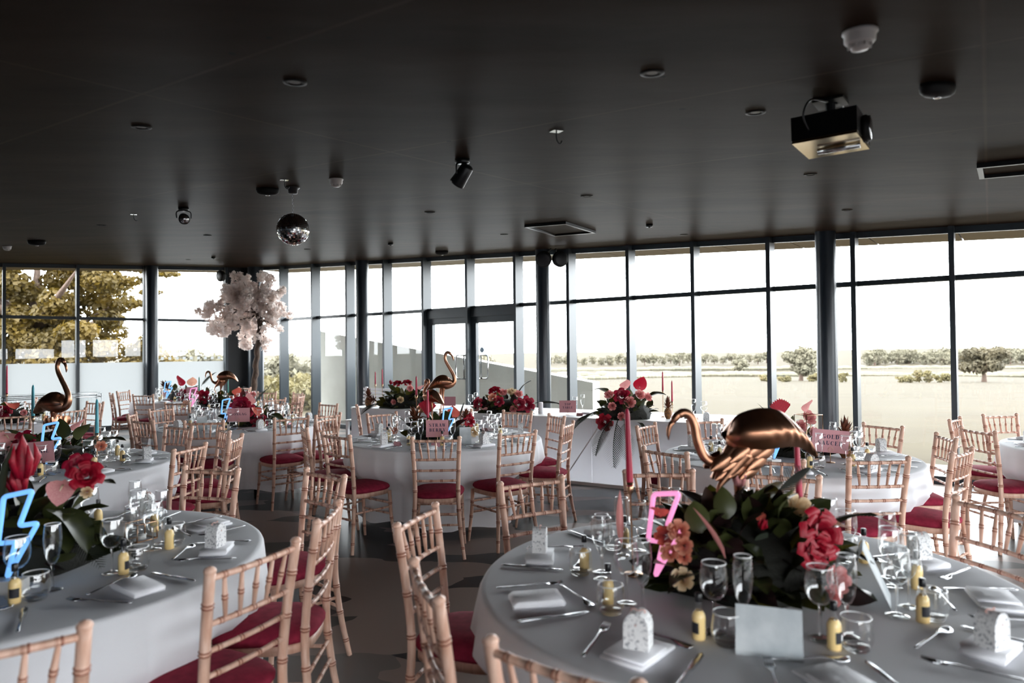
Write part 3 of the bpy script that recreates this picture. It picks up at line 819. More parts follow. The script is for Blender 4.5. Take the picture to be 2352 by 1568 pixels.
# ------------------------------------------------------------------ round tables and their cloths
TT = 0.75
def table_kit():
    q = MB(); q.lathe([(0, .70), (.88, .70), (.89, .715), (.88, .735), (0, .735)], 48)
    kit = [('tabletop', q.mesh('tabletop', M_bark), None)]
    for an in (40, 140, 220, 320):
        a = R(an); q = MB(); q.tube([(.55 * math.cos(a), .55 * math.sin(a), 0), (.5 * math.cos(a), .5 * math.sin(a), .70)], .016, 8)
        kit.append(('leg', q.mesh('table_leg', M_black), None))
    return kit
TABLE = table_kit()
def cloth(key, seed):
    cx, cy_, nm, base = TABLES[key]; rnd = random.Random(seed)
    n = 320; q = MB(); RT = 0.905
    ph = [(rnd.randint(26, 30), rnd.uniform(0, 6.28), .62), (rnd.randint(19, 23), rnd.uniform(0, 6.28), .34), (rnd.randint(6, 8), rnd.uniform(0, 6.28), .30)]
    hem = [(3, rnd.uniform(0, 6.28)), (8, rnd.uniform(0, 6.28))]
    def fold(a):
        k, p, w = ph[0]
        am = .55 + .45 * math.sin(3 * a + p)
        return w * am * (1 - 2 * abs(math.sin(k * a / 2 + p)) ** .8) + sum(w2 * math.sin(k2 * a + p2) for k2, p2, w2 in ph[1:])
    rows = [(0.0001, TT, 0), (.3, TT, 0), (.6, TT, 0), (.8, TT, 0), (RT - .02, TT, 0), (RT - .007, TT - .002, 0), (RT, TT - .008, 0), (RT + .004, TT - .02, .02)]
    for i in range(1, 13): rows.append((RT + .006 + .035 * i / 12, TT - .02 - .63 * i / 12, i / 12))
    vs_ = []
    for ri, (r_, z, t) in enumerate(rows):
        for j in range(n):
            a = 2 * math.pi * j / n
            rr = r_ + (fold(a) * .06 + .035) * t ** .85
            zz = z + t * (.035 * math.sin(hem[0][0] * a + hem[0][1]) + .02 * math.sin(hem[1][0] * a + hem[1][1]))
            if t > 0.3:
                for (chx, chy, rz) in chairs_at.get(key, ()):
                    ca = math.atan2(chy - cy_, chx - cx); da = (a - ca + math.pi) % (2 * math.pi) - math.pi
                    if abs(da) < .42:
                        lim = math.hypot(chx - cx, chy - cy_) - .47
                        wgt = min(1, max(0, (.42 - abs(da)) / .14)) * min(1, (t - .3) / .18)
                        if lim < rr: rr = rr + (max(lim, .55) - rr) * wgt
            vs_.append((cx + rr * math.cos(a), cy_ + rr * math.sin(a), zz))
    fs_ = []
    for i in range(len(rows) - 1):
        for j in range(n):
            j2 = (j + 1) % n; fs_.append((i * n + j, i * n + j2, (i + 1) * n + j2, (i + 1) * n + j))
    q.add(vs_, fs_)
    thing('tablecloth', 'white floor length tablecloth falling in folds from the ' + nm, 'tablecloth', data=q.mesh('tablecloth', M_cloth), group='white round tablecloths')
for i, key in enumerate(TABLES):
    cx, cy_, nm, base = TABLES[key]
    place(TABLE, 'round_table', 'round banquet table hidden under the cloth of the ' + nm, 'table', (cx, cy_, 0), R(17 * i), 'round banquet tables')
    cloth(key, 11 + i)

# ------------------------------------------------------------------ long head table with white fronts
HA, HB = Vector((-2.40, 9.92)), Vector((2.55, 6.90))
HD = (HB - HA).normalized(); HN = Vector((-HD.y, HD.x)); HL = (HB - HA).length
if HN.y < 0: HN = -HN
HZ = 0.78
def hp3(s, d, z=HZ): p = HA + HD * s + HN * d; return Vector((p.x, p.y, z))
ht = thing('head_table', 'long white top table with plain drop fronts before the glass doors', 'table', (HA.x, HA.y, 0), math.atan2(HD.y, HD.x))
q = MB(); n_ = 10
pl_ = [(.0, .12), (.03, .04), (.10, 0.0), (HL, 0), (HL, 1.05), (.12, 1.05), (.03, 1.0), (0, .9)]
q.prism(pl_, HZ - .025, HZ); part('tabletop', q, M_whitepaint, ht, False)
for k in range(3):
    q = MB(); s0, s1 = HL * k / 3 + (.06 if k == 0 else .004), HL * (k + 1) / 3 - .004
    q.prism([(s0, .02), (s1, .02), (s1, .045), (s0, .045)], .02, HZ - .026); part('front_panel', q, M_backlit, ht, False)
q = MB(); q.prism([(.04, .06), (.065, .06), (.065, .98), (.04, .98)], .02, HZ - .026); part('end_panel', q, M_backlit, ht, False)
q = MB(); q.prism([(HL - .03, .06), (HL - .005, .06), (HL - .005, .98), (HL - .03, .98)], .02, HZ - .026); part('end_panel', q, M_backlit, ht, False)
q = MB(); q.tube([(HL * .69, .012, HZ - .04), (HL * .605, .012, .05)], .008, 6); part('diagonal_cord', q, M_white, ht)
q = MB(); q.prism([(.05, .0), (HL, .0), (HL, .03), (.05, .03)], 0.0, .035); part('kick_rail', q, M_white, ht, False)
# white slatted bench on the window side
bn = thing('slatted_bench', 'white slatted bench standing behind the left end of the long white table', 'bench', tuple(hp3(-.42, 1.55, 0)), math.atan2(HD.y, HD.x))
for k in range(5):
    q = MB(); q.box((0, 0.02 * k / 5, .70 + k * .06), (1.5, .018, .04)); part('back_slat', q, M_whitepaint, bn, False)
for k in range(4):
    q = MB(); q.box((0, -.1 - k * .1, .44), (1.5, .085, .02)); part('seat_slat', q, M_whitepaint, bn, False)
for sx in (-.7, .7):
    q = MB(); q.box((sx, .035, .49), (.045, .03, .98)); part('leg', q, M_whitepaint, bn, False)
    q = MB(); q.box((sx, -.42, .215), (.045, .045, .43)); part('leg', q, M_whitepaint, bn, False)

# ------------------------------------------------------------------ tableware
def wine_parts(H, bowl, rim_r, foot_r, n=22):
    """bowl: list of (r, z) from the stem up to the rim"""
    q = MB(); q.lathe(bowl, n); kit = [('bowl', q.mesh('bowl', M_glass), None)]
    q = MB(); pts = [(rim_r * math.cos(2 * math.pi * k / n), rim_r * math.sin(2 * math.pi * k / n), H) for k in range(n)]
    q.tube(pts, .0016, 5, closed=True); kit.append(('rim', q.mesh('rim', M_rim), None))
    zb = bowl[0][1]
    q = MB(); q.lathe([(0.0, .004), (.0045, .006), (.0038, .02), (.0034, zb * .6), (.0045, zb - .004), (.008, zb + .002), (.0, zb + .003)], 10); kit.append(('stem', q.mesh('stem', M_stem), None))
    q = MB(); q.lathe([(0, 0), (foot_r, 0), (foot_r, .0025), (foot_r * .5, .0045), (.005, .008), (0, .008)], n); kit.append(('foot', q.mesh('foot', M_glass), None))
    return kit
WINE = wine_parts(.196, [(.003, .092), (.018, .096), (.030, .108), (.0375, .126), (.0395, .145), (.038, .168), (.0335, .196)], .0335, .034)
FLUTE = wine_parts(.224, [(.003, .088), (.012, .093), (.020, .110), (.0265, .145), (.0285, .172), (.027, .200), (.0235, .224)], .0235, .031)
def tumbler_kit():
    q = MB(); q.lathe([(.030, .006), (.037, .012), (.0425, .028), (.0435, .045), (.041, .068), (.0375, .086)], 22); kit = [('body', q.mesh('tumbler_body', M_glass), None)]
    q = MB(); q.tube([(.0375 * math.cos(2 * math.pi * k / 22), .0375 * math.sin(2 * math.pi * k / 22), .086) for k in range(22)], .0016, 5, closed=True); kit.append(('rim', q.mesh('rim', M_rim), None))
    q = MB(); q.lathe([(0, 0), (.029, 0), (.033, .004), (.034, .010), (.030, .013), (0, .014)], 22); kit.append(('base', q.mesh('base', M_stem), None))
    return kit
TUMBLER = tumbler_kit()
def bottle_kit():
    q = MB(); q.lathe([(0, .001), (.0165, .001), (.018, .004), (.018, .062), (.016, .072), (.010, .080)], 16); kit = [('body', q.mesh('bottle_body', M_juice), None, [], None)]
    q = MB(); q.lathe([(.010, .080), (.0085, .088), (.008, .108)], 14); kit.append(('neck', q.mesh('neck', M_glass), None))
    q = MB(); q.lathe([(.0092, .103), (.0098, .104), (.0098, .124), (.0085, .127), (0, .1275)], 14); kit.append(('cap', q.mesh('cap', M_cap), None))
    q = MB(); rows = [[(.0184 * math.cos(R(a)), .0184 * math.sin(R(a)), z) for a in range(-140, -39, 10)] for z in (.020, .050)]
    q.grid(rows); kit.append(('label', q.mesh('label', M_tag), None))
    return kit
BOTTLE = bottle_kit()
def favour_kit():
    """little house-shaped card box with a cut-out roof, tied on top"""
    q = MB(); w, d, h = .033, .026, .058
    q.add([(-w, -d, 0), (w, -d, 0), (w, d, 0), (-w, d, 0), (-w, -d, h), (w, -d, h), (w, d, h), (-w, d, h)], [(3, 2, 1, 0), (0, 1, 5, 4), (1, 2, 6, 5), (2, 3, 7, 6), (3, 0, 4, 7)])
    kit = [('body', q.mesh('box_body', M_favour, False), None)]
    q = MB(); n = 8; a_ = [(-w * math.cos(math.pi * k / n), h + .036 * math.sin(math.pi * k / n)) for k in range(n + 1)]
    vs_ = [(x, -d, z) for x, z in a_] + [(x, d, z) for x, z in a_]
    q.add(vs_, [tuple(range(n + 1)), tuple(range(n + 1, 2 * n + 2))[::-1]] + [(k, n + 1 + k, n + 2 + k, k + 1) for k in range(n)]); kit.append(('roof', q.mesh('roof', M_favour, False), None))
    q = MB()
    for s_ in (-1, 1):
        q.tube(smoothpath([(0, 0, h + .035), (s_ * .012, 0, h + .04), (s_ * .02, .004, h + .034), (s_ * .01, 0, h + .029), (0, 0, h + .031)], 4), .0016, 5)
    q.tube([(0, -d - .001, h + .004), (0, -d * .5, h + .03), (0, 0, h + .033), (0, d * .5, h + .03), (0, d + .001, h + .004)], .0018, 5); kit.append(('ribbon', q.mesh('ribbon', M_ribbon), None))
    return kit
FAVOUR = favour_kit()
def napkin_meshes():
    out = []
    q = MB()                                                          # rolled fold: a soft flat packet with a round front edge
    prof = [(-.085, .0), (-.085, .012), (-.07, .020), (.0, .022), (.06, .024), (.078, .018), (.083, .009), (.078, .001)]
    rings = []
    for x in (-.052, -.05, 0, .05, .052):
        k = .92 if abs(x) > .051 else 1.0
        rings.append([(x + .004 * math.sin(i * 2.1), y * k, z * k + .0006) for i, (y, z) in enumerate(prof)])
    q.loft(rings); out.append(q.mesh('napkin', M_napkin, True))
    q = MB()                                                          # fold two: a soft square packet, one corner layer on top
    for k, (sx, sy, z0, z1, ox, oy) in enumerate(((.062, .088, 0, .012, 0, 0), (.058, .062, .0122, .021, .002, -.018))):
        rings = []
        for kk, z in ((.94, z0), (1, z0 + .003), (1, z1 - .003), (.95, z1), (.3, z1 + .001)):
            rings.append([(ox + sx * kk * c, oy + sy * kk * d_, z) for c, d_ in ((-1, -1), (0, -1.01), (1, -1), (1.01, 0), (1, 1), (0, 1.01), (-1, 1), (-1.01, 0))])
        q.loft(rings)
    out.append(q.mesh('napkin', M_napkin, True))
    return out
NAPKIN = napkin_meshes()
def cutlery():
    def blade(rows, name):
        q = MB(); rings = []
        for y, w, t, z in rows: rings.append([(-w, y, z), (-w * .5, y, z + t), (w * .5, y, z + t), (w, y, z), (0, y, z - t * .4)])
        q.loft(rings); return q
    k = blade([(-.11, .004, .003, .003), (-.10, .0055, .005, .003), (-.02, .0045, .005, .003), (.0, .004, .003, .003), (.01, .008, .0014, .003), (.06, .010, .0012, .003), (.095, .008, .001, .003), (.108, .001, .0005, .003)], 'knife')
    sp_ = blade([(-.1, .005, .002, .004), (-.08, .0055, .0025, .004), (0, .003, .0025, .005), (.04, .003, .0025, .007), (.055, .008, .002, .006), (.07, .0165, .0015, .003), (.085, .019, .0012, .0022), (.1, .015, .0013, .004), (.107, .004, .001, .007)], 'spoon')
    f = blade([(-.1, .005, .002, .004), (-.08, .0055, .0025, .004), (0, .003, .0025, .005), (.03, .003, .0025, .008), (.042, .007, .002, .007), (.052, .0115, .0015, .006), (.064, .0118, .0015, .006)], 'fork')
    for x in (-.009, -.003, .003, .009): f.tube([(x, .063, .0065), (x, .08, .007), (x * .95, .1, .0105)], [.0021, .0018, .0008], 5)
    for q, g in ((k, 1.08), (f, 1.14), (sp_, 1.05)): q.v = [Vector(p) * g for p in q.v]
    return k.mesh('knife', M_steel), f.mesh('fork', M_steel), sp_.mesh('spoon', M_steel)
KNIFE, FORK, SPOON = cutlery()
def tent(w, h, lean, m, name):
    q = MB(); d = h * math.sin(lean); z = h * math.cos(lean); t = .0007
    q.add([(-w / 2, -d, 0), (w / 2, -d, 0), (w / 2, 0, z), (-w / 2, 0, z), (w / 2, d, 0), (-w / 2, d, 0)], [(0, 1, 2, 3), (3, 2, 4, 5)])
    q.add([(-w / 2, -d + t, 0), (w / 2, -d + t, 0), (w / 2, 0, z - t), (-w / 2, 0, z - t), (w / 2, d - t, 0), (-w / 2, d - t, 0)], [(3, 2, 1, 0), (5, 4, 2, 3)])
    return q.mesh(name, m, False)
def border(w, h, lean, m):
    """scalloped printed frame and two script strokes on the face of a tent card"""
    q = MB(); d = h * math.sin(lean); z = h * math.cos(lean)
    def P(u, v): return (u, -d + d * v - .0006, z * v)
    pts = []
    for k in range(40):
        f = k / 40 * 4; s_ = int(f); t = f - s_; wob = .02 * math.sin(t * 6.28 * 3)
        c = [(-.43 + .86 * t, .12 + wob), (.43 + wob * .3, .12 + .76 * t), (.43 - .86 * t, .88 + wob), (-.43 + wob * .3, .88 - .76 * t)][s_]
        pts.append(P(c[0] * w, c[1]))
    q.tube(pts, .0006, 4, closed=True)
    return q.mesh('printed_border', m)
CARD = [('card', tent(.075, .038, R(28), M_pinkcard, 'tent_card'), None), ('printed_border', border(.075, .038, R(28), M_redink), None)]
merged = {}
def joined(kit, name):
    """one mesh from a kit, for pieces too small in the photo to show their parts"""
    if name in merged: return merged[name]
    me = bpy.data.meshes.new(name); v, f, mi, mats_ = [], [], [], []
    for k in kit:
        b = len(v); src = k[1]; m_ = src.materials[0]
        if m_ not in mats_: mats_.append(m_)
        v += [tuple(x.co) for x in src.vertices]; f += [[b + i for i in p.vertices] for p in src.polygons]; mi += [mats_.index(m_)] * len(src.polygons)
    me.from_pydata(v, [], f)
    for m_ in mats_: me.materials.append(m_)
    me.polygons.foreach_set('material_index', mi); me.polygons.foreach_set('use_smooth', [True] * len(f)); me.update()
    merged[name] = me
    return me
Z0 = TT + .0008
rs = random.Random(21)
def setting(key, ang, near, fav, skip=()):
    cx, cy_, nm, base = TABLES[key]; a = R(ang)
    u = Vector((math.cos(a), math.sin(a))); f = -u; rt_ = Vector((f.y, -f.x))
    h = hour(ang); face = math.atan2(f.y, f.x) - math.pi / 2            # local +y looks to the table centre
    off = rs.uniform(-.015, .03)
    def pos(r, t): p = Vector((cx, cy_)) + u * (r + rs.uniform(-.012, .012)) + rt_ * (t + off + rs.uniform(-.012, .012)); return (p.x, p.y, Z0)
    def put(kit, name, label, cat, r, t, rz):
        if name in skip: return
        lab = "%s at %s o'clock of the %s" % (label, h, nm); grp = cat + ' on the ' + nm
        if not isinstance(kit, list): thing(name, lab, cat, pos(r, t), rz, grp, kit)
        elif near: place(kit, name, lab, cat, pos(r, t), rz, grp)
        else: thing(name, lab, cat, pos(r, t), rz, grp, joined(kit, name))
    put(WINE, 'wine_glass', 'empty wine glass', 'glass', .475, .03, 0)
    put(FLUTE, 'champagne_flute', 'empty champagne flute', 'flute', .48, .115, 0)
    put(TUMBLER, 'water_tumbler', 'clear water tumbler', 'tumbler', .55, .085, 0)
    put(BOTTLE, 'miniature_bottle', 'small yellow bottle', 'bottle', .545, .022, face + rs.uniform(-.8, .8))
    nk = 0 if rs.random() < .6 else 1; nr = rs.uniform(-.25, .25)
    put(NAPKIN[nk], 'napkin', 'folded white napkin', 'napkin', .735, -.075, face + math.pi / 2 * rs.randrange(2) + nr)
    put(KNIFE, 'table_knife', 'steel knife', 'knife', .74, .055, face + rs.uniform(-.15, .15))
    put(FORK, 'table_fork', 'steel fork', 'fork', .72, -.215, face + rs.uniform(-.3, .3))
    if rs.random() < .7: put(SPOON, 'dessert_spoon', 'steel spoon', 'spoon', .60, -.08, face - math.pi / 2 + rs.uniform(-.2, .2))
    if fav: place(FAVOUR, 'favour_box', "white printed favour box at %s o'clock of the %s" % (h, nm), 'favour box', pos(.735, -.075)[:2] + (Z0 + .0228,), face + rs.uniform(-.7, .7), 'favour boxes on the ' + nm)
    if rs.random() < .6 and key not in ('pink', 'blue'):
        place(CARD, 'place_card', "dusty pink place card at %s o'clock of the %s" % (h, nm), 'card', pos(.62, -.03), face + math.pi * rs.randrange(2) + rs.uniform(-.3, .3), 'place cards on the ' + nm)
ANG = {'pink': [19, 55, 91, 127, 163, 199, 235, 274, 312, 346]}
for key in TABLES:
    angs = ANG.get(key) or [TABLES[key][3] + 36 * k for k in range(10)]
    for k_, a in enumerate(angs):
        fav = k_ % 2 == 0
        setting(key, a, key in ('pink', 'blue', 'straw', 'gold', 'tall'), fav)

# ------------------------------------------------------------------ flowers and foliage
def leaf_mesh(name, L, W, droop, m, nu=6, fold=.18, tip=1.0, wave=0.0):
    q = MB(); rows = []
    for i in range(nu + 1):
        t = i / nu; w = W * (math.sin(math.pi * min(1, t ** .8 * .97 + .03)) ** .75) * (1 - .15 * t)
        y = L * t; z = droop * L * (t - 1.6 * t * t)
        zz = wave * math.sin(t * 9)
        rows.append([(-w, y, z + fold * w + zz), (-w * .5, y, z + fold * .35 * w), (0, y, z), (w * .5, y, z + fold * .35 * w), (w, y, z + fold * w - zz)])
    q.grid(rows); return q.mesh(name, m)
LEAVES = [leaf_mesh('leaf', .105, .034, .25, M_leaf), leaf_mesh('leaf', .13, .042, .35, M_leaf, wave=.004), leaf_mesh('leaf', .12, .05, .2, M_leaf2), leaf_mesh('leaf', .10, .030, .3, M_eucal), leaf_mesh('leaf', .12, .036, .3, M_leaf3)]
BIGLEAF = leaf_mesh('leaf', .24, .085, .35, M_leaf, 8, wave=.005)
SPEAR = leaf_mesh('spear_leaf', .24, .016, .1, M_palm, 6)
PINKSPEAR = leaf_mesh('pink_spear_leaf', .16, .012, .05, mat('dusty_pink_leaf', srgb(206, 138, 134), .5, trans=.2), 6, fold=.8)
def rose_mesh(name, m, rings=((3, .22, .0), (4, .42, .1), (5, .66, .22), (6, .92, .4)), h=1.15):
    q = MB(); rnd = random.Random(5)
    for n, r, op in rings:
        for k in range(n):
            an = 2 * math.pi * k / n + r * 2.3; wid = 2.6 * r / n * 1.25 + .12
            rows = []
            for i in range(5):
                t = i / 4; rad = r * (.35 + .65 * math.sin(min(1.0, t * 1.1) * math.pi / 2)) + max(0, t - .7) * op * .5; z = -.45 + h * (1 - r * .35) * t - max(0, t - .75) * op * .9
                row = []
                for j in range(-2, 3):
                    a2 = an + j / 2 * wid * (.55 + .45 * math.sin(t * 2.6)) / max(.3, rad) * .62
                    row.append((rad * math.cos(a2), rad * math.sin(a2), z - abs(j) * .03 * t))
                rows.append(row)
            q.grid(rows)
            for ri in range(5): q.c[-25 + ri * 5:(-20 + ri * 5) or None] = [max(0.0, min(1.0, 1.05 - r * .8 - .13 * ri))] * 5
    return q.mesh(name, m)
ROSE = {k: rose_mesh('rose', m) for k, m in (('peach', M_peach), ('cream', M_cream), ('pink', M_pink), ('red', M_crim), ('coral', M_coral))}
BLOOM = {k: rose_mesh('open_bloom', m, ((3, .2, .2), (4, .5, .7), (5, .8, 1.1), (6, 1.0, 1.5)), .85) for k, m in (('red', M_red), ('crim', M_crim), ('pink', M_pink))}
def anth_mesh(name, m):
    q = MB(); rows = []
    for i in range(8):
        t = i / 7; y = -.28 + 1.28 * t
        w = .62 * math.sin(math.pi * min(1, (t * .93 + .07)) ** .75) ** .8 if i else .30
        rows.append([(x * w, y - (.12 if abs(x) < .3 and i == 0 else 0), .12 * (x * w) ** 2 * 4 - .18 * t * t + .04 * math.sin(6 * t)) for x in (-1, -.66, -.33, 0, .33, .66, 1)])
    q.grid(rows)
    q.tube([(0, -.05, .03), (0, .15, .14), (0, .42, .2)], [.04, .045, .02], 7, mi=1)
    return q.mesh(name, [m, M_cream])
ANTH = {k: anth_mesh('anthurium', m) for k, m in (('pink', M_pink), ('red', M_red), ('coral', M_coral), ('peach', M_peach))}
def fan_mesh(name, m):
    q = MB(); rows = []; n = 22
    for i in range(n + 1):
        a = R(-40 + 80 * i / n); L_ = 1.0 - .16 * abs(i / n - .5) * 2 + (.05 if i % 2 else -.02); zz = .05 if i % 2 else -.03
        rows.append([(math.sin(a) * L_ * r_, math.cos(a) * L_ * r_, zz * r_) for r_ in (.05, .5, 1.0)])
    q.grid(rows); return q.mesh(name, m)
FAN = fan_mesh('dyed_fan_palm', M_red)
def frond_mesh(name, m, n=22, lw_=.35):
    q = MB(); sp = [(0, t, .25 * t - .55 * t * t) for t in [i / 10 for i in range(11)]]
    q.tube(sp, [.012 * (1 - .8 * i / 10) for i in range(11)], 5)
    for i in range(2, n):
        t = i / n; p = Vector((0, t, .25 * t - .55 * t * t)); L_ = lw_ * math.sin(math.pi * (t * .8 + .15))
        for s_ in (-1, 1):
            d = Vector((s_ * .8, .75, -.25)).normalized()
            w = Vector((0, 0.012, .01)); b = p + d * L_
            q.add([p - w, p + w, p + d * L_ * .6 + w * .8, b, p + d * L_ * .6 - w * .8], [(0, 1, 2, 3, 4)])
    return q.mesh(name, m)
FROND = frond_mesh('palm_frond', M_palm)
def spiky_mesh(name, m, n=26, L_=1.0):
    q = MB(); rnd = random.Random(9)
    for k in range(n):
        t = k / n; an = k * 2.4; el = R(20 + 66 * t)
        d = Vector((math.cos(an) * math.cos(el), math.sin(an) * math.cos(el), math.sin(el))); s_ = d.cross(Vector((0, 0, 1))).normalized() * .11
        ln = L_ * (.65 + .35 * t); b = Vector((0, 0, t * .35))
        q.add([b - s_ * .6, b + s_ * .6, b + d * ln * .5 + s_, b + d * ln + Vector((0, 0, -.12 * (1 - t))), b + d * ln * .5 - s_], [(0, 1, 2, 3, 4)])
    return q.mesh(name, m, False)
SPIKY = spiky_mesh('dried_protea', M_brown)
CROWN = spiky_mesh('crown', M_brown, 34, 1.0)
def bud_mesh(name, m):
    q = MB(); q.lathe([(0, 0), (.16, .1), (.2, .3), (.12, .7), (0, 1.0)], 9)
    for k in range(5):
        a = k * 1.256; q.tube([(.12 * math.cos(a), .12 * math.sin(a), .1), (.26 * math.cos(a), .26 * math.sin(a), .5), (.2 * math.cos(a), .2 * math.sin(a), .8)], [.07, .08, .01], 5)
    return q.mesh(name, m)
BUD = {'red': bud_mesh('flower_bud', M_red), 'pink': bud_mesh('flower_bud', M_pink)}
def orient(p, d, roll=0.0, s=1.0, axis='Y'):
    """matrix at p whose local Y (or Z) points along d"""
    d = Vector(d).normalized(); ref = Vector((0, 0, 1)) if abs(d.z) < .95 else Vector((0, 1, 0))
    x = d.cross(ref).normalized(); z = x.cross(d)
    m = Matrix((x, d, z)).transposed().to_4x4() if axis == 'Y' else Matrix((x, -z, d)).transposed().to_4x4()
    return T(*p) @ m @ (RY(roll) if axis == 'Y' else RZ(roll)) @ SC(s)
PIECE = {'fan': FAN, 'frond': FROND, 'protea': SPIKY, 'spear': SPEAR, 'pinkspear': PINKSPEAR, 'bigleaf': BIGLEAF}
def arrangement(label, c, rx, ry, h, n, mix, items, seed, group='floral centrepieces', name='floral_arrangement'):
    """c: base centre. items: (kind, colour, dx, dy, dz, direction, size)"""
    rnd = random.Random(seed)
    o = thing(name, label, 'flowers', c, 0, group)
    q = MB(); rings = []
    for i in range(7):
        t = i / 6; rr = math.cos(t * math.pi / 2 * .92) * .8; z = h * .62 * math.sin(t * math.pi / 2)
        rings.append([(rx * rr * math.cos(2 * math.pi * j / 16) * (1 + .12 * math.sin(j * 2.3 + i)), ry * rr * math.sin(2 * math.pi * j / 16) * (1 + .12 * math.cos(j * 1.7 + i)), z) for j in range(16)])
    q.loft(rings); part('moss_base', q, M_moss, o)
    for _ in range(n):
        an = rnd.uniform(0, 6.283); el = math.asin(rnd.uniform(.0, .98))
        d = Vector((math.cos(an) * math.cos(el), math.sin(an) * math.cos(el), math.sin(el)))
        k = rnd.uniform(.55, .86); p = Vector((d.x * rx * k, d.y * ry * k, max(.012, d.z * h * k * .85)))
        dd = d + Vector((rnd.uniform(-.7, .7), rnd.uniform(-.7, .7), rnd.uniform(-.1, .6)))
        if p.z < .06: dd.z = max(dd.z, .15)
        link('leaf', LEAVES[rnd.choices(range(5), mix)[0]], o, orient(p, dd, rnd.uniform(-.9, .9), rnd.uniform(.75, 1.25)))
    for kind, colr, dx, dy, dz, d, s_ in items:
        if kind in ('rose', 'bloom', 'bud', 'protea'):
            me = {'rose': ROSE, 'bloom': BLOOM, 'bud': BUD}[kind][colr] if kind != 'protea' else SPIKY
            link(me.name.split('.')[0], me, o, orient((dx, dy, dz), d, rnd.uniform(0, 6), s_, 'Z'))
        elif kind == 'anth':
            m = orient((dx, dy, dz), d, rnd.uniform(-.4, .4), s_)
            link('anthurium', ANTH[colr], o, m)
        else: link(PIECE[kind].name.split('.')[0], PIECE[kind], o, orient((dx, dy, dz), d, rnd.uniform(-.3, .3), s_))
    return o
F, U_ = (0, -1, .25), (0, 0, 1)
pc = Vector((0.80, 2.36, TT))
def rel(c, L_): return [(k, col, x - c[0], y - c[1], z - c[2], d, s_) for k, col, x, y, z, d, s_ in L_]
arrangement('large leafy floral centrepiece with a crimson bloom on the front pink neon table', (0.80, 2.36, TT), .35, .32, .36, 240, (6, 5, 3, 1, 3), rel(pc, [
    ('bloom', 'red', .955, 2.10, .985, (.35, -.9, .35), .068), ('bloom', 'red', .925, 2.08, .935, (.25, -.9, .0), .055),
    ('rose', 'cream', .505, 2.06, .862, (-.3, -1, .3), .036), ('rose', 'peach', .52, 2.10, .915, (-.2, -1, .3), .024), ('rose', 'peach', .515, 2.08, .955, (-.4, -1, .3), .03),
    ('rose', 'peach', .505, 2.10, .995, (-.3, -1, .4), .036), ('rose', 'coral', .465, 2.12, .975, (-.5, -1, .3), .032), ('rose', 'peach', .475, 2.10, .93, (-.5, -1, .2), .03),
    ('anth', 'coral', .47, 2.22, 1.02, (-.4, -.6, .7), .055), ('pinkspear', '', .645, 2.1, .91, (-.5, -.1, .85), 1.2), ('pinkspear', '', .36, 2.30, .90, (-.02, 0, 1), 1.15),
    ('rose', 'pink', .955, 2.03, .865, (.2, -1, .4), .042), ('rose', 'pink', .93, 2.02, .82, (.1, -1, .2), .034),
    ('anth', 'peach', .985, 2.18, .99, (.8, -.5, .2), .075), ('rose', 'cream', .94, 2.25, 1.03, (.3, -.6, .8), .05), ('anth', 'coral', .80, 2.22, 1.0, (0, -.5, 1), .03),
    ('bud', 'red', .775, 2.15, .985, (.05, -.6, .8), .05), ('bud', 'pink', .765, 2.32, 1.08, (.05, 0, 1), .09),
    ('bigleaf', '', .60, 2.2, .96, (-.25, -.1, 1), .5), ('bigleaf', '', .69, 2.22, 1.0, (-.1, .1, 1), .45), ('bigleaf', '', .85, 2.2, 1.0, (.35, -.1, .9), .45), ('bigleaf', '', .92, 2.2, .98, (.6, -.2, .8), .4),
    ('bigleaf', '', .55, 2.1, .86, (-.6, -.5, .1), .5), ('bigleaf', '', .72, 2.06, .86, (0, -.8, .1), .45), ('bigleaf', '', .86, 2.05, .84, (.3, -.8, -.1), .45), ('bigleaf', '', 1.02, 2.2, .88, (.9, -.3, .1), .5),
    ('frond', '', 1.0, 2.3, .92, (.8, .1, .5), .22), ('frond', '', .9, 2.4, 1.0, (.6, .3, .7), .22), ('spear', '', .78, 2.06, .90, (-.5, -.3, .1), .7)]), 1)
bc = (-1.93, 2.62, TT)
arrangement('dark tropical centrepiece with pink anthurium and trailing palm on the front blue neon table', bc, .36, .33, .36, 140, (6, 4, 1, 1, 4), rel(bc, [
    ('anth', 'pink', -1.645, 2.50, 1.075, (.15, -.6, -.6), .078), ('bloom', 'red', -1.56, 2.50, 1.115, (.4, -.8, .4), .05), ('bloom', 'crim', -1.60, 2.52, 1.15, (.3, -.7, .5), .045), ('rose', 'cream', -1.545, 2.48, 1.055, (.4, -.8, 0), .022),
    ('bud', 'red', -1.775, 2.48, 1.10, (.05, -.1, 1), .17), ('bud', 'red', -1.80, 2.5, 1.04, (-.12, -.1, 1), .13), ('bud', 'pink', -1.86, 2.45, 1.03, (-.15, -.3, .9), .11), ('spear', '', -1.88, 2.45, 1.0, (.05, -.2, 1), 1.2), ('spear', '', -1.84, 2.45, 1.0, (.3, -.2, 1), 1.1),
    ('bigleaf', '', -1.72, 2.55, .98, (.9, -.3, -.45), 1.0), ('bigleaf', '', -1.68, 2.6, 1.02, (.8, -.1, .4), .8), ('bigleaf', '', -1.7, 2.5, .93, (.9, -.5, -.3), .7),
    ('frond', '', -1.68, 2.62, .87, (1, -.1, -.05), .26), ('frond', '', -1.70, 2.58, .86, (.9, -.4, -.1), .22), ('protea', '', -1.86, 2.36, .93, (-.1, -1, .2), .10), ('protea', '', -1.8, 2.38, .87, (.1, -1, .1), .07)]), 2)
sc_ = (-0.70, 6.50, TT)
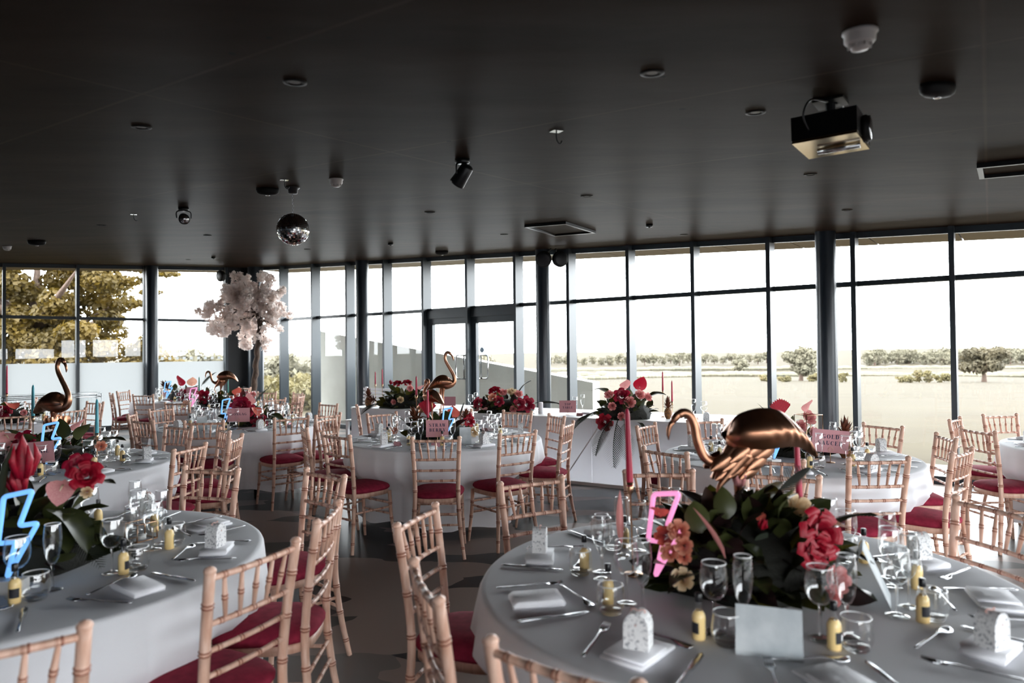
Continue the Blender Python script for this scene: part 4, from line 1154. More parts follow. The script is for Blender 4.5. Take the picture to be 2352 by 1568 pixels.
arrangement('dark centrepiece with a red fan palm below two flamingos on the STRAW BERRY table', sc_, .36, .30, .24, 80, (5, 3, 2, 1, 4), rel(sc_, [
    ('fan', '', -.80, 6.35, .97, (.1, -.15, 1), .15), ('bloom', 'red', -.40, 6.35, .92, (.3, -.8, .4), .05), ('bud', 'red', -.395, 6.34, .95, (.1, -.2, 1), .06), ('anth', 'coral', -.56, 6.4, .97, (.1, -.3, 1), .10),
    ('rose', 'peach', -1.08, 6.28, .84, (-.4, -.9, .2), .035), ('rose', 'cream', -.36, 6.30, .82, (.4, -.9, .2), .05), ('protea', '', -.88, 6.35, .93, (-.3, -.5, .8), .13), ('protea', '', -.45, 6.4, .93, (.2, -.5, .9), .10),
    ('bigleaf', '', -.62, 6.38, .9, (.02, -.1, 1), .5), ('spear', '', -.5, 6.45, .95, (.3, 0, 1), .6), ('spear', '', -1.0, 6.4, .9, (-.7, 0, .5), .8)]), 3)
tc_ = (-3.50, 5.08, TT)
arrangement('broad dark leaved centrepiece under the lone upright flamingo with a big red spathe', tc_, .46, .34, .24, 100, (6, 3, 1, 1, 2), rel(tc_, [
    ('anth', 'pink', -3.64, 4.9, .985, (.5, -.4, -.5), .13), ('anth', 'pink', -3.80, 4.85, .95, (-.8, -.5, -.1), .14), ('rose', 'cream', -3.86, 4.82, .87, (-.3, -1, 0), .04), ('rose', 'cream', -3.75, 4.8, .86, (-.2, -1, 0), .035), ('rose', 'cream', -3.10, 4.85, .82, (.4, -1, .1), .045), ('rose', 'peach', -2.98, 4.95, .9, (.5, -.8, .3), .04),
    ('anth', 'pink', -3.25, 5.1, 1.02, (.5, -.2, .8), .09), ('bloom', 'crim', -3.50, 4.88, .95, (0, -1, .3), .07),
    ('bigleaf', '', -3.30, 5.0, .95, (.2, -.2, 1), .7), ('bigleaf', '', -3.18, 5.0, .94, (.5, -.1, .8), .7), ('bigleaf', '', -3.05, 5.05, .9, (1, 0, .35), .8), ('bigleaf', '', -3.2, 4.9, .88, (.6, -.8, .1), .7)]), 4)
gc = (-3.02, 7.80, TT)
arrangement('dark centrepiece with crimson bloom and coral anthurium behind the GONGAG sign', gc, .34, .28, .24, 70, (5, 3, 2, 2, 3), rel(gc, [
    ('bloom', 'crim', -3.02, 7.55, .985, (0, -1, .3), .10), ('bloom', 'crim', -2.95, 7.56, .95, (.1, -1, .2), .08), ('anth', 'coral', -2.84, 7.55, .95, (.5, -.4, -.5), .10), ('anth', 'pink', -2.93, 7.6, 1.03, (.2, -.2, 1), .11), ('bloom', 'crim', -2.82, 7.6, .80, (.3, -1, 0), .08),
    ('frond', '', -2.9, 7.7, 1.0, (.4, 0, .8), .22), ('frond', '', -3.0, 7.7, 1.0, (-.1, 0, 1), .2), ('bigleaf', '', -2.78, 7.65, .95, (.9, -.2, .5), .5), ('bigleaf', '', -2.72, 7.7, .88, (.9, -.2, -.4), .8)]), 5)
fc = (-4.46, 10.5, TT)
arrangement('mixed coral and plum centrepiece under the far bowing flamingo', fc, .46, .3, .26, 80, (5, 3, 2, 1, 3), rel(fc, [
    ('anth', 'coral', -4.15, 10.3, .98, (.3, -.4, .8), .12), ('anth', 'coral', -4.2, 10.3, .93, (.2, -.7, -.3), .10), ('bloom', 'crim', -4.05, 10.3, .95, (.3, -.9, .3), .06), ('anth', 'red', -4.72, 10.3, .97, (-.5, -.4, .7), .12), ('bloom', 'crim', -4.66, 10.28, .93, (0, -1, .1), .09), ('rose', 'pink', -3.95, 10.4, .95, (.4, -.8, .4), .05),
    ('rose', 'cream', -4.28, 10.26, .86, (.2, -1, 0), .05), ('anth', 'peach', -4.9, 10.3, .86, (-.2, -.7, -.6), .10), ('bigleaf', '', -4.62, 10.35, .98, (0, -.1, 1), .4)]), 6)
kc = (-5.98, 12.45, TT)
arrangement('red and coral centrepiece beside the blue neon on the rear corner table', kc, .36, .28, .28, 60, (4, 2, 3, 1, 2), rel(kc, [
    ('anth', 'red', -5.93, 12.2, 1.06, (0, -.3, 1), .16), ('anth', 'peach', -5.72, 12.2, 1.05, (.2, -.3, .9), .14), ('protea', '', -6.14, 12.2, .97, (-.2, -.7, .6), .17), ('bloom', 'crim', -5.85, 12.15, .85, (0, -1, .2), .11), ('frond', '', -5.6, 12.3, 1.0, (.5, 0, .8), .35), ('rose', 'coral', -6.2, 12.2, .88, (-.4, -.9, 0), .06)]), 7)
ec = (-6.25, 8.45, TT)
arrangement('centrepiece with a round coral anthurium below the red candle on the left-edge table', ec, .36, .3, .24, 50, (5, 3, 1, 1, 3), rel(ec, [
    ('anth', 'coral', -6.02, 8.2, .99, (.6, -.4, -.2), .13), ('bloom', 'crim', -6.1, 8.2, .9, (.3, -.9, .1), .07), ('rose', 'pink', -5.9, 8.25, .88, (.5, -.8, .2), .04)]), 8)
oc_ = (2.14, 5.25, TT)
arrangement('centrepiece with red fan palm and pink roses behind the GOLD SAUCER sign', oc_, .30, .26, .26, 70, (5, 3, 2, 1, 4), rel(oc_, [
    ('fan', '', 2.04, 5.2, 1.03, (-.1, -.1, 1), .145), ('rose', 'pink', 2.20, 5.08, 1.04, (.3, -.8, .4), .06), ('rose', 'pink', 2.13, 5.06, .98, (.1, -.9, .2), .05), ('rose', 'pink', 2.22, 5.06, .94, (.3, -.9, 0), .04), ('anth', 'pink', 2.24, 5.2, 1.10, (.1, -.4, .9), .085), ('bloom', 'crim', 2.08, 5.1, .97, (0, -.9, .3), .04),
    ('spear', '', 1.98, 5.2, 1.0, (-.6, 0, .8), .8), ('spear', '', 1.95, 5.2, 1.0, (-.9, 0, .6), .8), ('spear', '', 2.0, 5.2, 1.02, (-.3, 0, 1), .8), ('bigleaf', '', 2.0, 5.05, .85, (-.6, -.7, 0), .6), ('bigleaf', '', 1.9, 5.1, .85, (-.9, -.3, .1), .6)]), 9)
# three low arrangements on the long white table
def on_head(px_, d): return hp3(px_, d)
a1 = hp3(.80, .32); arrangement('leafy arrangement with a single cream rose on the left part of the long white table', tuple(a1), .42, .3, .34, 110, (4, 4, 4, 2, 1), [
    ('rose', 'cream', .0, -.31, .13, (0, -1, .2), .05), ('bloom', 'red', -.08, -.1, .36, (0, -.5, .8), .06), ('bloom', 'red', .06, -.1, .37, (.1, -.5, .8), .06), ('bud', 'red', -.17, -.1, .33, (-.1, 0, 1), .08), ('anth', 'pink', .26, -.12, .28, (.6, -.4, .6), .11), ('rose', 'pink', .12, -.22, .28, (0, -.9, .4), .05), ('rose', 'pink', -.1, -.3, .1, (-.2, -1, 0), .04),
    ('protea', '', -.38, -.2, .12, (-.6, -.7, .3), .12), ('bigleaf', '', -.12, -.2, .25, (-.3, -.5, .7), .6), ('bigleaf', '', .3, -.2, .12, (.7, -.6, 0), .7), ('frond', '', -.3, -.2, .08, (-.8, -.5, -.2), .3)], 10, 'arrangements on the long table')
a2 = hp3(2.55, .25); arrangement('pink and crimson arrangement with long palm tails in the middle of the long white table', tuple(a2), .44, .28, .27, 70, (4, 3, 2, 2, 2), [
    ('rose', 'cream', .08, -.12, .27, (0, -.5, .9), .07), ('rose', 'pink', -.03, -.14, .26, (0, -.6, .8), .065), ('rose', 'pink', .17, -.14, .24, (.1, -.7, .7), .06), ('bloom', 'red', -.14, -.12, .30, (-.2, -.6, .8), .07), ('bloom', 'crim', .28, -.2, .12, (.2, -.9, .2), .09), ('bloom', 'crim', .18, -.24, .12, (.1, -1, .1), .07), ('bloom', 'crim', -.36, -.12, .13, (-.6, -.7, .2), .07), ('bloom', 'crim', -.08, -.22, .16, (0, -1, .2), .06), ('rose', 'peach', -.16, -.2, .2, (-.2, -.9, .3), .06),
    ('rose', 'pink', .1, -.26, .06, (0, -1, 0), .05), ('anth', 'pink', -.28, -.2, .05, (-.7, -.6, .1), .14), ('frond', '', .42, -.15, .02, (.7, -.6, -.65), .5), ('frond', '', .38, -.1, .12, (1, -.2, .1), .45), ('frond', '', .15, 0, .22, (.5, 0, .9), .25), ('frond', '', .30, -.2, .05, (.4, -.8, -.7), .45)], 11, 'arrangements on the long table')
a3 = hp3(4.22, .16); arrangement('round rose and monstera arrangement spilling over the front edge of the long white table', tuple(a3), .36, .3, .36, 100, (4, 3, 2, 5, 1), [
    ('bloom', 'crim', -.06, -.2, .28, (-.1, -.9, .5), .085), ('rose', 'pink', .02, -.24, .20, (0, -1, .3), .07), ('rose', 'pink', .14, -.2, .28, (.3, -.8, .5), .065), ('rose', 'pink', -.2, -.18, .28, (-.3, -.7, .6), .06), ('anth', 'pink', .0, -.1, .37, (0, -.5, .8), .11), ('anth', 'red', .17, -.05, .36, (.3, -.1, 1), .13), ('rose', 'pink', .24, -.15, .25, (.5, -.7, .4), .055), ('bloom', 'red', -.27, -.24, -.02, (-.4, -.9, 0), .085), ('rose', 'pink', -.18, -.26, .16, (-.2, -1, 0), .05), ('rose', 'pink', -.08, -.28, .05, (0, -1, 0), .05),
    ('bigleaf', '', -.2, -.1, .3, (-.8, -.3, .3), .9), ('bigleaf', '', .26, -.1, .25, (.9, -.2, .3), .8), ('bigleaf', '', .1, -.26, -.02, (.5, -.7, -.5), .6), ('frond', '', -.12, -.26, .0, (-.3, -.45, -1), .5), ('frond', '', -.16, -.24, .02, (-.7, -.4, -.7), .45), ('frond', '', -.05, -.28, .0, (0, -.4, -1), .42), ('frond', '', -.32, -.2, .1, (-1, -.3, -.3), .35)], 12, 'arrangements on the long table')

# ------------------------------------------------------------------ copper flamingos
def ridge_loft(stations, n=28, ridges=0.0, M=None, mat_=None):
    """stations: (x, z top, z bottom, half width) -> closed body"""
    rings = []
    for i, (x, zt, zb, w) in enumerate(stations):
        zc, h = (zt + zb) / 2, (zt - zb) / 2; ring = []
        for j in range(n):
            a = 2 * math.pi * j / n; c, s_ = math.cos(a), math.sin(a)
            ring.append((x, w * s_, zc + h * c))
        rings.append(ring)
    return rings
def flamingo(name, label, loc, yaw, S, neck, body, wing, feathers, legs, head_dir, ridge=True):
    """side profile built in x (forward) and z (up), S scales it; origin at the feet"""
    bz = loc[2]; loc = (loc[0], loc[1], bz - S * BZ); fz = (TT + .03 - loc[2]) / S
    o = thing(name, label, 'flamingo', loc, yaw, 'copper flamingo ornaments', None, T(*loc) @ RZ(yaw) @ SC(S))
    legs = [L_[:-2] + [L_[-2][:2] + (min(fz + .12, BZ - .2),) + L_[-2][3:], L_[-1][:2] + (fz,) + L_[-1][3:]] for L_ in legs]
    st = smoothpath(body, 5)
    q = MB(); q.loft(ridge_loft(st, 24)); part('body', q, M_copper, o)
    np_ = smoothpath([(x, 0.0, z, r) for x, z, r in neck], 6)
    q = MB(); q.tube([p[:3] for p in np_], [p[3] * 1.18 for p in np_], 14); part('neck', q, M_copper, o)
    # head and hooked bill
    hx, hz = neck[-1][0], neck[-1][1]; d = Vector((head_dir[0], 0, head_dir[1])).normalized(); nz_ = Vector((-d.z, 0, d.x))
    if nz_.z < 0: nz_ = -nz_
    def hp(a, b): return Vector((hx, 0, hz)) + d * a + nz_ * b
    q = MB(); q.tube([hp(-.012, -.001), hp(-.004, .001), hp(.010, .002), (hp(.024, .0)), hp(.034, -.003)], [.008, .0125, .0145, .0125, .009], 12); hd = part('head', q, M_copper, o)
    q = MB(); q.tube([hp(.03, -.002), hp(.045, -.003), hp(.06, -.009), hp(.076, -.022), hp(.086, -.034)], [.0095, .0088, .0082, .006, .0015], 10); part('bill', q, M_copper, o)
    for s_ in (-1, 1):
        q = MB(); q.lathe([(0, .003), (.002, .0025), (.003, .001), (.003, 0)], 8, M=orient(hp(.012, .006) + Vector((0, s_ * .0125, 0)), (0, s_, 0), 0, 1, 'Z')); link('eye', q.mesh('eye', M_copper), hd)
        # wing shell with raised feather ridges
        rows = []; wst = smoothpath(wing, 7); nw = 13
        for i, (x, zt, zb, w) in enumerate(wst):
            t = i / (len(wst) - 1); row = []
            for j in range(nw):
                v = j / (nw - 1); a = v * math.pi * .62
                rid = 0.0
                if ridge and t > .32:
                    ph_ = (t * 21.0 - v * 5.0); rid = .010 * abs(math.sin(ph_ * math.pi * .5)) * min(1, (t - .32) * 4) * math.sin(math.pi * min(1, v * 1.15))
                z = zt - (zt - zb) * (v ** 1.15); y = w * math.sin(min(math.pi, a * 1.25 + .12)) * 1.06 + rid + .002
                row.append((x + .02 * v * (1 - t), s_ * y, z + .003))
            rows.append(row)
        q = MB(); q.grid(rows)
        b = len(rows)                                                  # give the shell thickness
        q.grid([[(p[0], p[1] - s_ * .005, p[2] - .002) for p in r_] for r_ in rows]); part('wing', q, M_copper, o)
    rf_ = random.Random(4)
    for (x, z, dx, dz, ln, side) in feathers:
        q = MB(); rows = []
        for i in range(7):
            t = i / 6; w = .024 * math.sin(math.pi * (t * .8 + .18)) ** .7
            rows.append([(-w, ln * t, -.004 - .008 * t * t), (-w * .5, ln * t, .003), (0, ln * t, .006 - .006 * t * t), (w * .5, ln * t, .003), (w, ln * t, -.004 - .008 * t * t)])
        q.grid(rows)
        mm = orient((x, side, z), (dx, rf_.uniform(-.12, .12), dz), (R(80) if side < 0 else R(-80)) if abs(side) > .001 else 0.0)
        part('feather', q, M_copper, o, True, mm)
    for L_ in legs:
        pts = smoothpath([(x, y, z, r) for x, y, z, r in L_], 4)
        q = MB(); q.tube([p[:3] for p in pts], [p[3] for p in pts], 9); lg = part('leg', q, M_copper, o)
        x, y, z, r = L_[-1]
        q = MB()
        for a in (-.5, 0, .5): q.tube([(x, y, z + .004), (x + .02 * math.cos(a), y + .02 * math.sin(a), z + .004), (x + .034 * math.cos(a), y + .034 * math.sin(a), z + .003)], [.004, .003, .0015], 5)
        link('foot', q.mesh('foot', M_copper), lg)
    return o
# bowing bird (origin at feet, body centre 0.37 m up)
BZ = .385
bow_neck = [(.055, BZ - .055, .033), (.10, BZ - .065, .027), (.128, BZ - .092, .0205), (.165, BZ - .108, .0165), (.205, BZ - .088, .014), (.228, BZ - .035, .0135), (.238, BZ + .02, .013), (.252, BZ + .052, .0125), (.274, BZ + .064, .0135), (.292, BZ + .058, .013)]
bow_body = [(.128, BZ - .03, BZ - .045, .008), (.112, BZ + .018, BZ - .07, .035), (.075, BZ + .047, BZ - .08, .058), (.02, BZ + .062, BZ - .075, .07), (-.04, BZ + .055, BZ - .058, .068), (-.09, BZ + .02, BZ - .05, .05), (-.14, BZ - .03, BZ - .065, .026), (-.175, BZ - .083, BZ - .09, .006)]
bow_wing = [(.118, BZ + .0, BZ - .02, .03), (.095, BZ + .042, BZ - .045, .062), (.055, BZ + .062, BZ - .058, .078), (.0, BZ + .072, BZ - .062, .086), (-.055, BZ + .064, BZ - .055, .082), (-.10, BZ + .030, BZ - .055, .064), (-.145, BZ - .02, BZ - .068, .04), (-.182, BZ - .085, BZ - .098, .012)]
bow_feath = []
for r_i, (zz, n_f) in enumerate(((BZ - .05, 3), (BZ - .082, 4), (BZ - .112, 3))):
    for k in range(n_f):
        for side in (-1, 1):
            bow_feath.append((-.01 + .04 * k + .022 * r_i, zz + .006 * math.sin(k * 2), .7, -.5, .078, side * (.046 - .008 * r_i)))
bow_legs = [[(.055, -.012, BZ - .07, .034), (.075, -.012, BZ - .13, .026), (.083, -.012, BZ - .175, .018), (.09, -.012, BZ - .225, .008), (.093, -.012, BZ - .24, .0085), (.093, -.012, .10, .005), (.098, -.012, .0, .005)],
            [(.07, .022, BZ - .07, .03), (.115, .022, BZ - .125, .021), (.150, .022, BZ - .165, .012), (.168, .022, BZ - .20, .007), (.15, .022, BZ - .26, .0055), (.13, .022, .10, .005), (.135, .022, .0, .005)]]
flamingo('flamingo_ornament', 'large bowing copper flamingo over the centrepiece of the front pink neon table', (0.855, 2.34, 1.272), math.pi + R(4), 1.0, bow_neck, bow_body, bow_wing, bow_feath, bow_legs, (.62, -.62))
flamingo('flamingo_ornament', 'small far bowing copper flamingo before the dark corner column', (-4.40, 10.5, 1.237), math.pi, 1.0, bow_neck, bow_body, bow_wing, bow_feath[::2], bow_legs, (.5, -.75))
up_neck = [(.06, BZ - .02, .034), (.098, BZ - .012, .026), (.122, BZ + .014, .0185), (.122, BZ + .055, .0155), (.10, BZ + .105, .0135), (.068, BZ + .16, .0125), (.042, BZ + .21, .012), (.036, BZ + .255, .012), (.05, BZ + .288, .0125), (.07, BZ + .292, .013)]
up_body = [(.12, BZ + .0, BZ - .015, .008), (.095, BZ + .035, BZ - .045, .034), (.05, BZ + .062, BZ - .062, .054), (.0, BZ + .066, BZ - .055, .058), (-.05, BZ + .045, BZ - .048, .05), (-.095, BZ + .0, BZ - .06, .03), (-.13, BZ - .055, BZ - .068, .008)]
up_wing = [(.085, BZ + .03, BZ - .01, .04), (.05, BZ + .066, BZ - .03, .062), (.0, BZ + .074, BZ - .036, .068), (-.05, BZ + .052, BZ - .04, .058), (-.095, BZ + .006, BZ - .055, .036), (-.14, BZ - .06, BZ - .072, .01)]
up_legs = [[(.02, -.014, BZ - .05, .02), (.015, -.014, BZ - .1, .011), (.02, -.014, BZ - .17, .005), (.012, -.014, .1, .0045), (.02, -.014, 0, .0045)], [(.0, .016, BZ - .05, .02), (-.01, .016, BZ - .1, .011), (-.004, .016, BZ - .17, .005), (-.014, .016, .1, .0045), (-.008, .016, 0, .0045)]]
flamingo('flamingo_ornament', 'tall copper flamingo with raised neck on the STRAW BERRY table', (-.68, 6.55, 1.262), 0.0, 1.0, up_neck, up_body, up_wing, [], up_legs, (.75, -.6))
s_neck = [(.05, BZ - .005, .032), (.085, BZ + .0, .022), (.105, BZ + .03, .0155), (.105, BZ + .07, .0135), (.08, BZ + .105, .0125), (.055, BZ + .13, .012), (.05, BZ + .155, .012), (.065, BZ + .172, .013), (.082, BZ + .168, .013)]
flamingo('flamingo_ornament', 'smaller copper flamingo with tucked head beside its taller mate', (-.745, 6.36, 1.14), math.pi - R(35), .92, s_neck, up_body, up_wing, bow_feath[8:20], up_legs, (.5, -.8))
tall_body = [(x, zt, zb, w * 1.1) for x, zt, zb, w in up_body]
flamingo('flamingo_ornament', 'dark copper flamingo with raised neck standing before the white film', (-3.43, 5.10, 1.20), R(-12), 1.12, up_neck, tall_body, up_wing, [(f[0] - .06, f[1] + .0, .1, -1, .06, f[5]) for f in bow_feath[8:24]], up_legs, (.7, -.72))

# ------------------------------------------------------------------ neon lightning bolts
def neon(label, loc, yaw, m, S=1.0, cat='neon light', tilt=0.0, box=True):
    """bolt outline of bent glass tube on a small white battery box"""
    o = thing('neon_bolt_lamp', label, cat, loc, yaw, 'neon lightning bolts', None, T(*loc) @ RZ(yaw) @ RY(tilt))
    pts = [(-.035, .262), (.054, .280), (.013, .168), (.070, .176), (-.024, .004), (.002, .118), (-.052, .113)]
    pts = [(x * S, z * S + .045) for x, z in pts]; path = []
    n = len(pts)
    for i in range(n):
        a, b, c = Vector(pts[i - 1]), Vector(pts[i]), Vector(pts[(i + 1) % n])
        r_ = .012 * S
        p0, p1 = b + (a - b).normalized() * r_, b + (c - b).normalized() * r_
        for k in range(5):
            t = k / 4; p = p0 * (1 - t) ** 2 + b * 2 * t * (1 - t) + p1 * t * t; path.append((p.x, 0, p.y))
    q = MB(); q.tube(path, .0078 * S, 10, closed=True); part('glass_tube', q, m, o)
    if not box: return o
    q = MB(); q.box((-.02 * S, 0, .022), (.10 * S, .05 * S, .044)); part('battery_box', q, M_white, o, False)
    q = MB(); q.tube([(-.024 * S, .012, .044), (-.024 * S, .012, .12 * S)], .004, 6); part('back_post', q, M_white, o)
    return o
neon('blue neon lightning bolt on the front table cut by the left edge', (-1.695, 2.33, TT), R(4), M_neon_b, 1.06)
neon('pink neon lightning bolt among the roses of the front centrepiece', (.472, 2.20, TT + .02), R(-42), M_neon_p, 1.02, tilt=R(2), box=False)
neon('blue neon lightning bolt beside the STRAW BERRY sign', (-.585, 6.12, TT), R(-20), M_neon_b, .95)
neon('blue neon lightning bolt behind the sign at the lone upright flamingo', (-3.25, 4.80, TT), R(6), M_neon_b, 1.05)
neon('blue neon lightning bolt beside the GONGAG sign', (-3.14, 7.48, TT), R(-8), M_neon_b, 1.0)
neon('pink neon lightning bolt on the far flamingo table', (-4.72, 10.10, TT), R(10), M_neon_p, 1.0)
neon('pale blue neon lightning bolt on the rear corner table', (-6.08, 12.05, TT), R(25), M_neon_b, 1.1)
neon('blue neon lightning bolt half hidden on the GOLD SAUCER table', (1.815, 4.72, TT), R(20), M_neon_b, .8)

# ------------------------------------------------------------------ lettering: fat-face capitals made of polygons
def glyph(ch):
    """polygons on a cap height of 1; returns (list of polygons, width)"""
    P = []
    def rect(x0, y0, x1, y1): P.append([(x0, y0), (x1, y0), (x1, y1), (x0, y1)])
    TK, HL_, SF = .24, .06, .07
    def stem(x, w=TK): rect(x, 0, x + w, 1); rect(x - SF, 0, x + w + SF, HL_); rect(x - SF, 1 - HL_, x + w + SF, 1)
    def arc(cx, cy, rx, ry, tx, ty, a0, a1, n=16):
        for i in range(n):
            A, B = R(a0 + (a1 - a0) * i / n), R(a0 + (a1 - a0) * (i + 1) / n)
            P.append([(cx + rx * math.cos(A), cy + ry * math.sin(A)), (cx + rx * math.cos(B), cy + ry * math.sin(B)), (cx + (rx - tx) * math.cos(B), cy + (ry - ty) * math.sin(B)), (cx + (rx - tx) * math.cos(A), cy + (ry - ty) * math.sin(A))])
    def diag(x0, y0, x1, y1, w): P.append([(x0 - w / 2, y0), (x0 + w / 2, y0), (x1 + w / 2, y1), (x1 - w / 2, y1)])
    if ch == 'I': stem(.1); return P, .44
    if ch == 'L': stem(.1); rect(.1, 0, .72, HL_); P.append([(.66, 0), (.74, 0), (.74, .32), (.7, .32)]); return P, .8
    if ch == 'E':
        stem(.1); rect(.1, 0, .72, HL_); rect(.1, 1 - HL_, .7, 1); rect(.3, .47, .56, .53); P.append([(.66, 0), (.74, 0), (.74, .3), (.7, .3)]); P.append([(.64, 1), (.72, 1), (.72, .72), (.68, .72)]); P.append([(.52, .38), (.56, .38), (.56, .62), (.52, .62)]); return P, .82
    if ch == 'T': stem(.3); rect(.04, 1 - HL_, .8, 1); P.append([(.02, 1), (.1, 1), (.06, .7), (.02, .7)]); P.append([(.74, 1), (.82, 1), (.82, .7), (.78, .7)]); return P, .86
    if ch == 'H': stem(.1); stem(.62); rect(.3, .47, .65, .53); return P, .98
    if ch == 'B': stem(.1); arc(.42, .75, .3, .25, .2, HL_, -90, 90); arc(.42, .26, .34, .26, .23, HL_, -90, 90); rect(.3, 0, .42, HL_); rect(.3, .48, .42, .53); rect(.3, .94, .42, 1); return P, .84
    if ch == 'P': stem(.1); arc(.42, .72, .32, .28, .22, HL_, -90, 90); rect(.3, .44, .42, .5); rect(.3, .94, .42, 1); return P, .8
    if ch == 'R': stem(.1); arc(.42, .74, .3, .26, .2, HL_, -90, 90); rect(.3, .48, .42, .54); rect(.3, .94, .42, 1); diag(.72, 0, .5, .5, .22); rect(.62, 0, .9, HL_); return P, .92
    if ch == 'D': stem(.1); arc(.4, .5, .46, .5, .25, HL_, -90, 90); rect(.3, 0, .4, HL_); rect(.3, .94, .4, 1); return P, .92
    if ch == 'O': arc(.46, .5, .44, .5, .24, .05, 0, 360, 28); return P, .92
    if ch == 'C': arc(.46, .5, .44, .5, .24, .05, 50, 310, 24); P.append([(.70, .64), (.78, .64), (.78, .98), (.74, .98)]); return P, .86
    if ch == 'G': arc(.46, .5, .44, .5, .24, .05, 50, 300, 24); P.append([(.70, .66), (.78, .66), (.78, .98), (.74, .98)]); rect(.6, 0.02, .82, .42); rect(.52, .40, .9, .45); return P, .94
    if ch == 'S': arc(.38, .74, .33, .26, .17, .06, 40, 225, 16); arc(.38, .26, .35, .26, .18, .06, -140, 45, 16); diag(.56, .30, .22, .70, .26); P.append([(.62, .66), (.68, .66), (.68, .98), (.65, .98)]); P.append([(.04, .02), (.08, .02), (.12, .34), (.04, .34)]); return P, .76
    if ch == 'A': diag(.14, 0, .44, 1, .07); diag(.70, 0, .42, 1, .25); rect(.25, .3, .62, .35); rect(0, 0, .28, HL_); rect(.5, 0, .9, HL_); return P, .88
    if ch == 'W': diag(.3, 0, .12, 1, .22); diag(.32, 0, .52, 1, .06); diag(.72, 0, .54, 1, .22); diag(.74, 0, .94, 1, .06); rect(-.02, .94, .3, 1); rect(.44, .94, .7, 1); rect(.84, .94, 1.04, 1); return P, 1.04
    if ch == 'Y': diag(.42, .45, .14, 1, .22); diag(.48, .45, .72, 1, .06); rect(.32, 0, .56, .48); rect(.24, 0, .64, HL_); rect(0, .94, .3, 1); rect(.6, .94, .84, 1); return P, .82
    if ch == 'U': rect(.1, .3, .34, 1); arc(.42, .32, .32, .32, .24, .06, 180, 360, 14); rect(.70, .3, .76, 1); rect(.02, .94, .42, 1); rect(.6, .94, .86, 1); return P, .86
    if ch == 'N': diag(.16, 0, .16, 1, .06); diag(.76, 0, .2, 1, .26); diag(.8, 0, .8, 1, .06); rect(.04, 0, .28, HL_); rect(.0, .94, .3, 1); rect(.68, .94, .92, 1); return P, .94
    return P, .4
def lettering(lines, h, gap, m):
    """mesh in the XZ plane, facing -Y, centred on the origin"""
    q = MB(); tot = len(lines) * h + (len(lines) - 1) * gap
    for li, t in enumerate(lines):
        gl = [glyph(c) for c in t]; wd = sum(g[1] for g in gl) * h + .16 * h * (len(gl) - 1); x = -wd / 2; z = tot / 2 - h - li * (h + gap)
        for P, w in gl:
            for k, poly in enumerate(P): q.add([(x + px * h, -.0001 * (k % 5), z + pz * h) for px, pz in poly], [tuple(range(len(poly)))])
            x += (w + .16) * h
    return q.mesh('lettering', m, False)
def sign(label, loc, yaw, w, h, zc, lines, lh, gap, roll=0.0, stand=True, m=None, dx=0.0):
    """card held by a ring clip on a thin gold rod"""
    o = thing('table_sign', label, 'sign', loc, yaw, 'dusty pink table signs')
    q = MB(); q.box((0, 0, 0), (w, .0016, h)); M_ = T(0, 0, zc) @ RY(roll)
    c = part('card', q, m or M_pinkcard, o, False, M_)
    if lines: link('lettering', lettering(lines, lh, gap, M_ink), c, T(dx, -.0014, h * .06))
    if stand:
        q = MB(); q.tube([(0, .004, .003), (0, .004, zc - h * .38)], .0022, 6)
        q.tube([(.016 * math.cos(k * .3927), -.0025, zc - h * .36 + .016 * math.sin(k * .3927)) for k in range(16)], .0012, 5, closed=True)
        q.lathe([(0, 0), (.03, 0), (.03, .004), (0, .005)], 16); part('gold_stand', q, M_gold, o)
    return o
def xyz(x, y): return (x, y, TT)
sign('dusty pink table sign reading STRAW BERRY on a gold stand', xyz(-.655, 5.93), R(2), .195, .148, .145, ['STRAW', 'BERRY'], .028, .014)
sign('dusty pink table sign reading GONGAG half hidden by glasses', xyz(-2.95, 7.36), R(8), .23, .15, .155, ['GONGAG'], .026, .01)
sign('dusty pink table sign reading GOLD SAUCER on a gold stand', xyz(2.235, 4.82), R(-6), .25, .16, .15, ['GOLD', 'SAUCER'], .029, .016, R(5))
sign('dusty pink table sign crossed by a red spathe at the lone upright flamingo', xyz(-3.27, 4.66), R(10), .265, .148, .145, ['OHIL'], .026, .01, R(-3), dx=.055)
sign('dusty pink table sign behind the pink neon on the far side', xyz(-5.60, 11.95), R(6), .20, .17, .165, ['PINE', 'APPLE'], .026, .01)
o = sign('dusty pink sign reading TOP TABLE on the long white table', tuple(hp3(3.43, .28)), R(-4), .205, .148, .10, ['TOP', 'TABLE'], .026, .014)
thing('menu_card', 'tall pale folded card seen edge on at the right of the front centrepiece', 'card', (1.117, 2.197, TT), R(62), None, tent(.15, .188, R(24), M_paper, 'menu_card'))
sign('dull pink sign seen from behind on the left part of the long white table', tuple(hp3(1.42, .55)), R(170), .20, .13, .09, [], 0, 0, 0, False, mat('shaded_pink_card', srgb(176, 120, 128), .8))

# white folded menu card standing at the front of the nearest table
o = thing('menu_card', 'tilted white menu card standing in front of the leafy centrepiece', 'card', (.67, 1.815, TT), R(-20), None, tent(.165, .125, R(20), M_paper, 'menu_card'))
for i, (x, y, z, yw, lab) in enumerate(((-.42, 6.02, TT, .2, 'white menu card leaning by the glasses on the STRAW BERRY table'), (-3.32, 7.3, TT, .5, 'white menu card among glasses on the GONGAG table'))):
    thing('menu_card', lab, 'card', (x, y, z), yw, None, tent(.10, .15, R(15), M_paper, 'menu_card'))

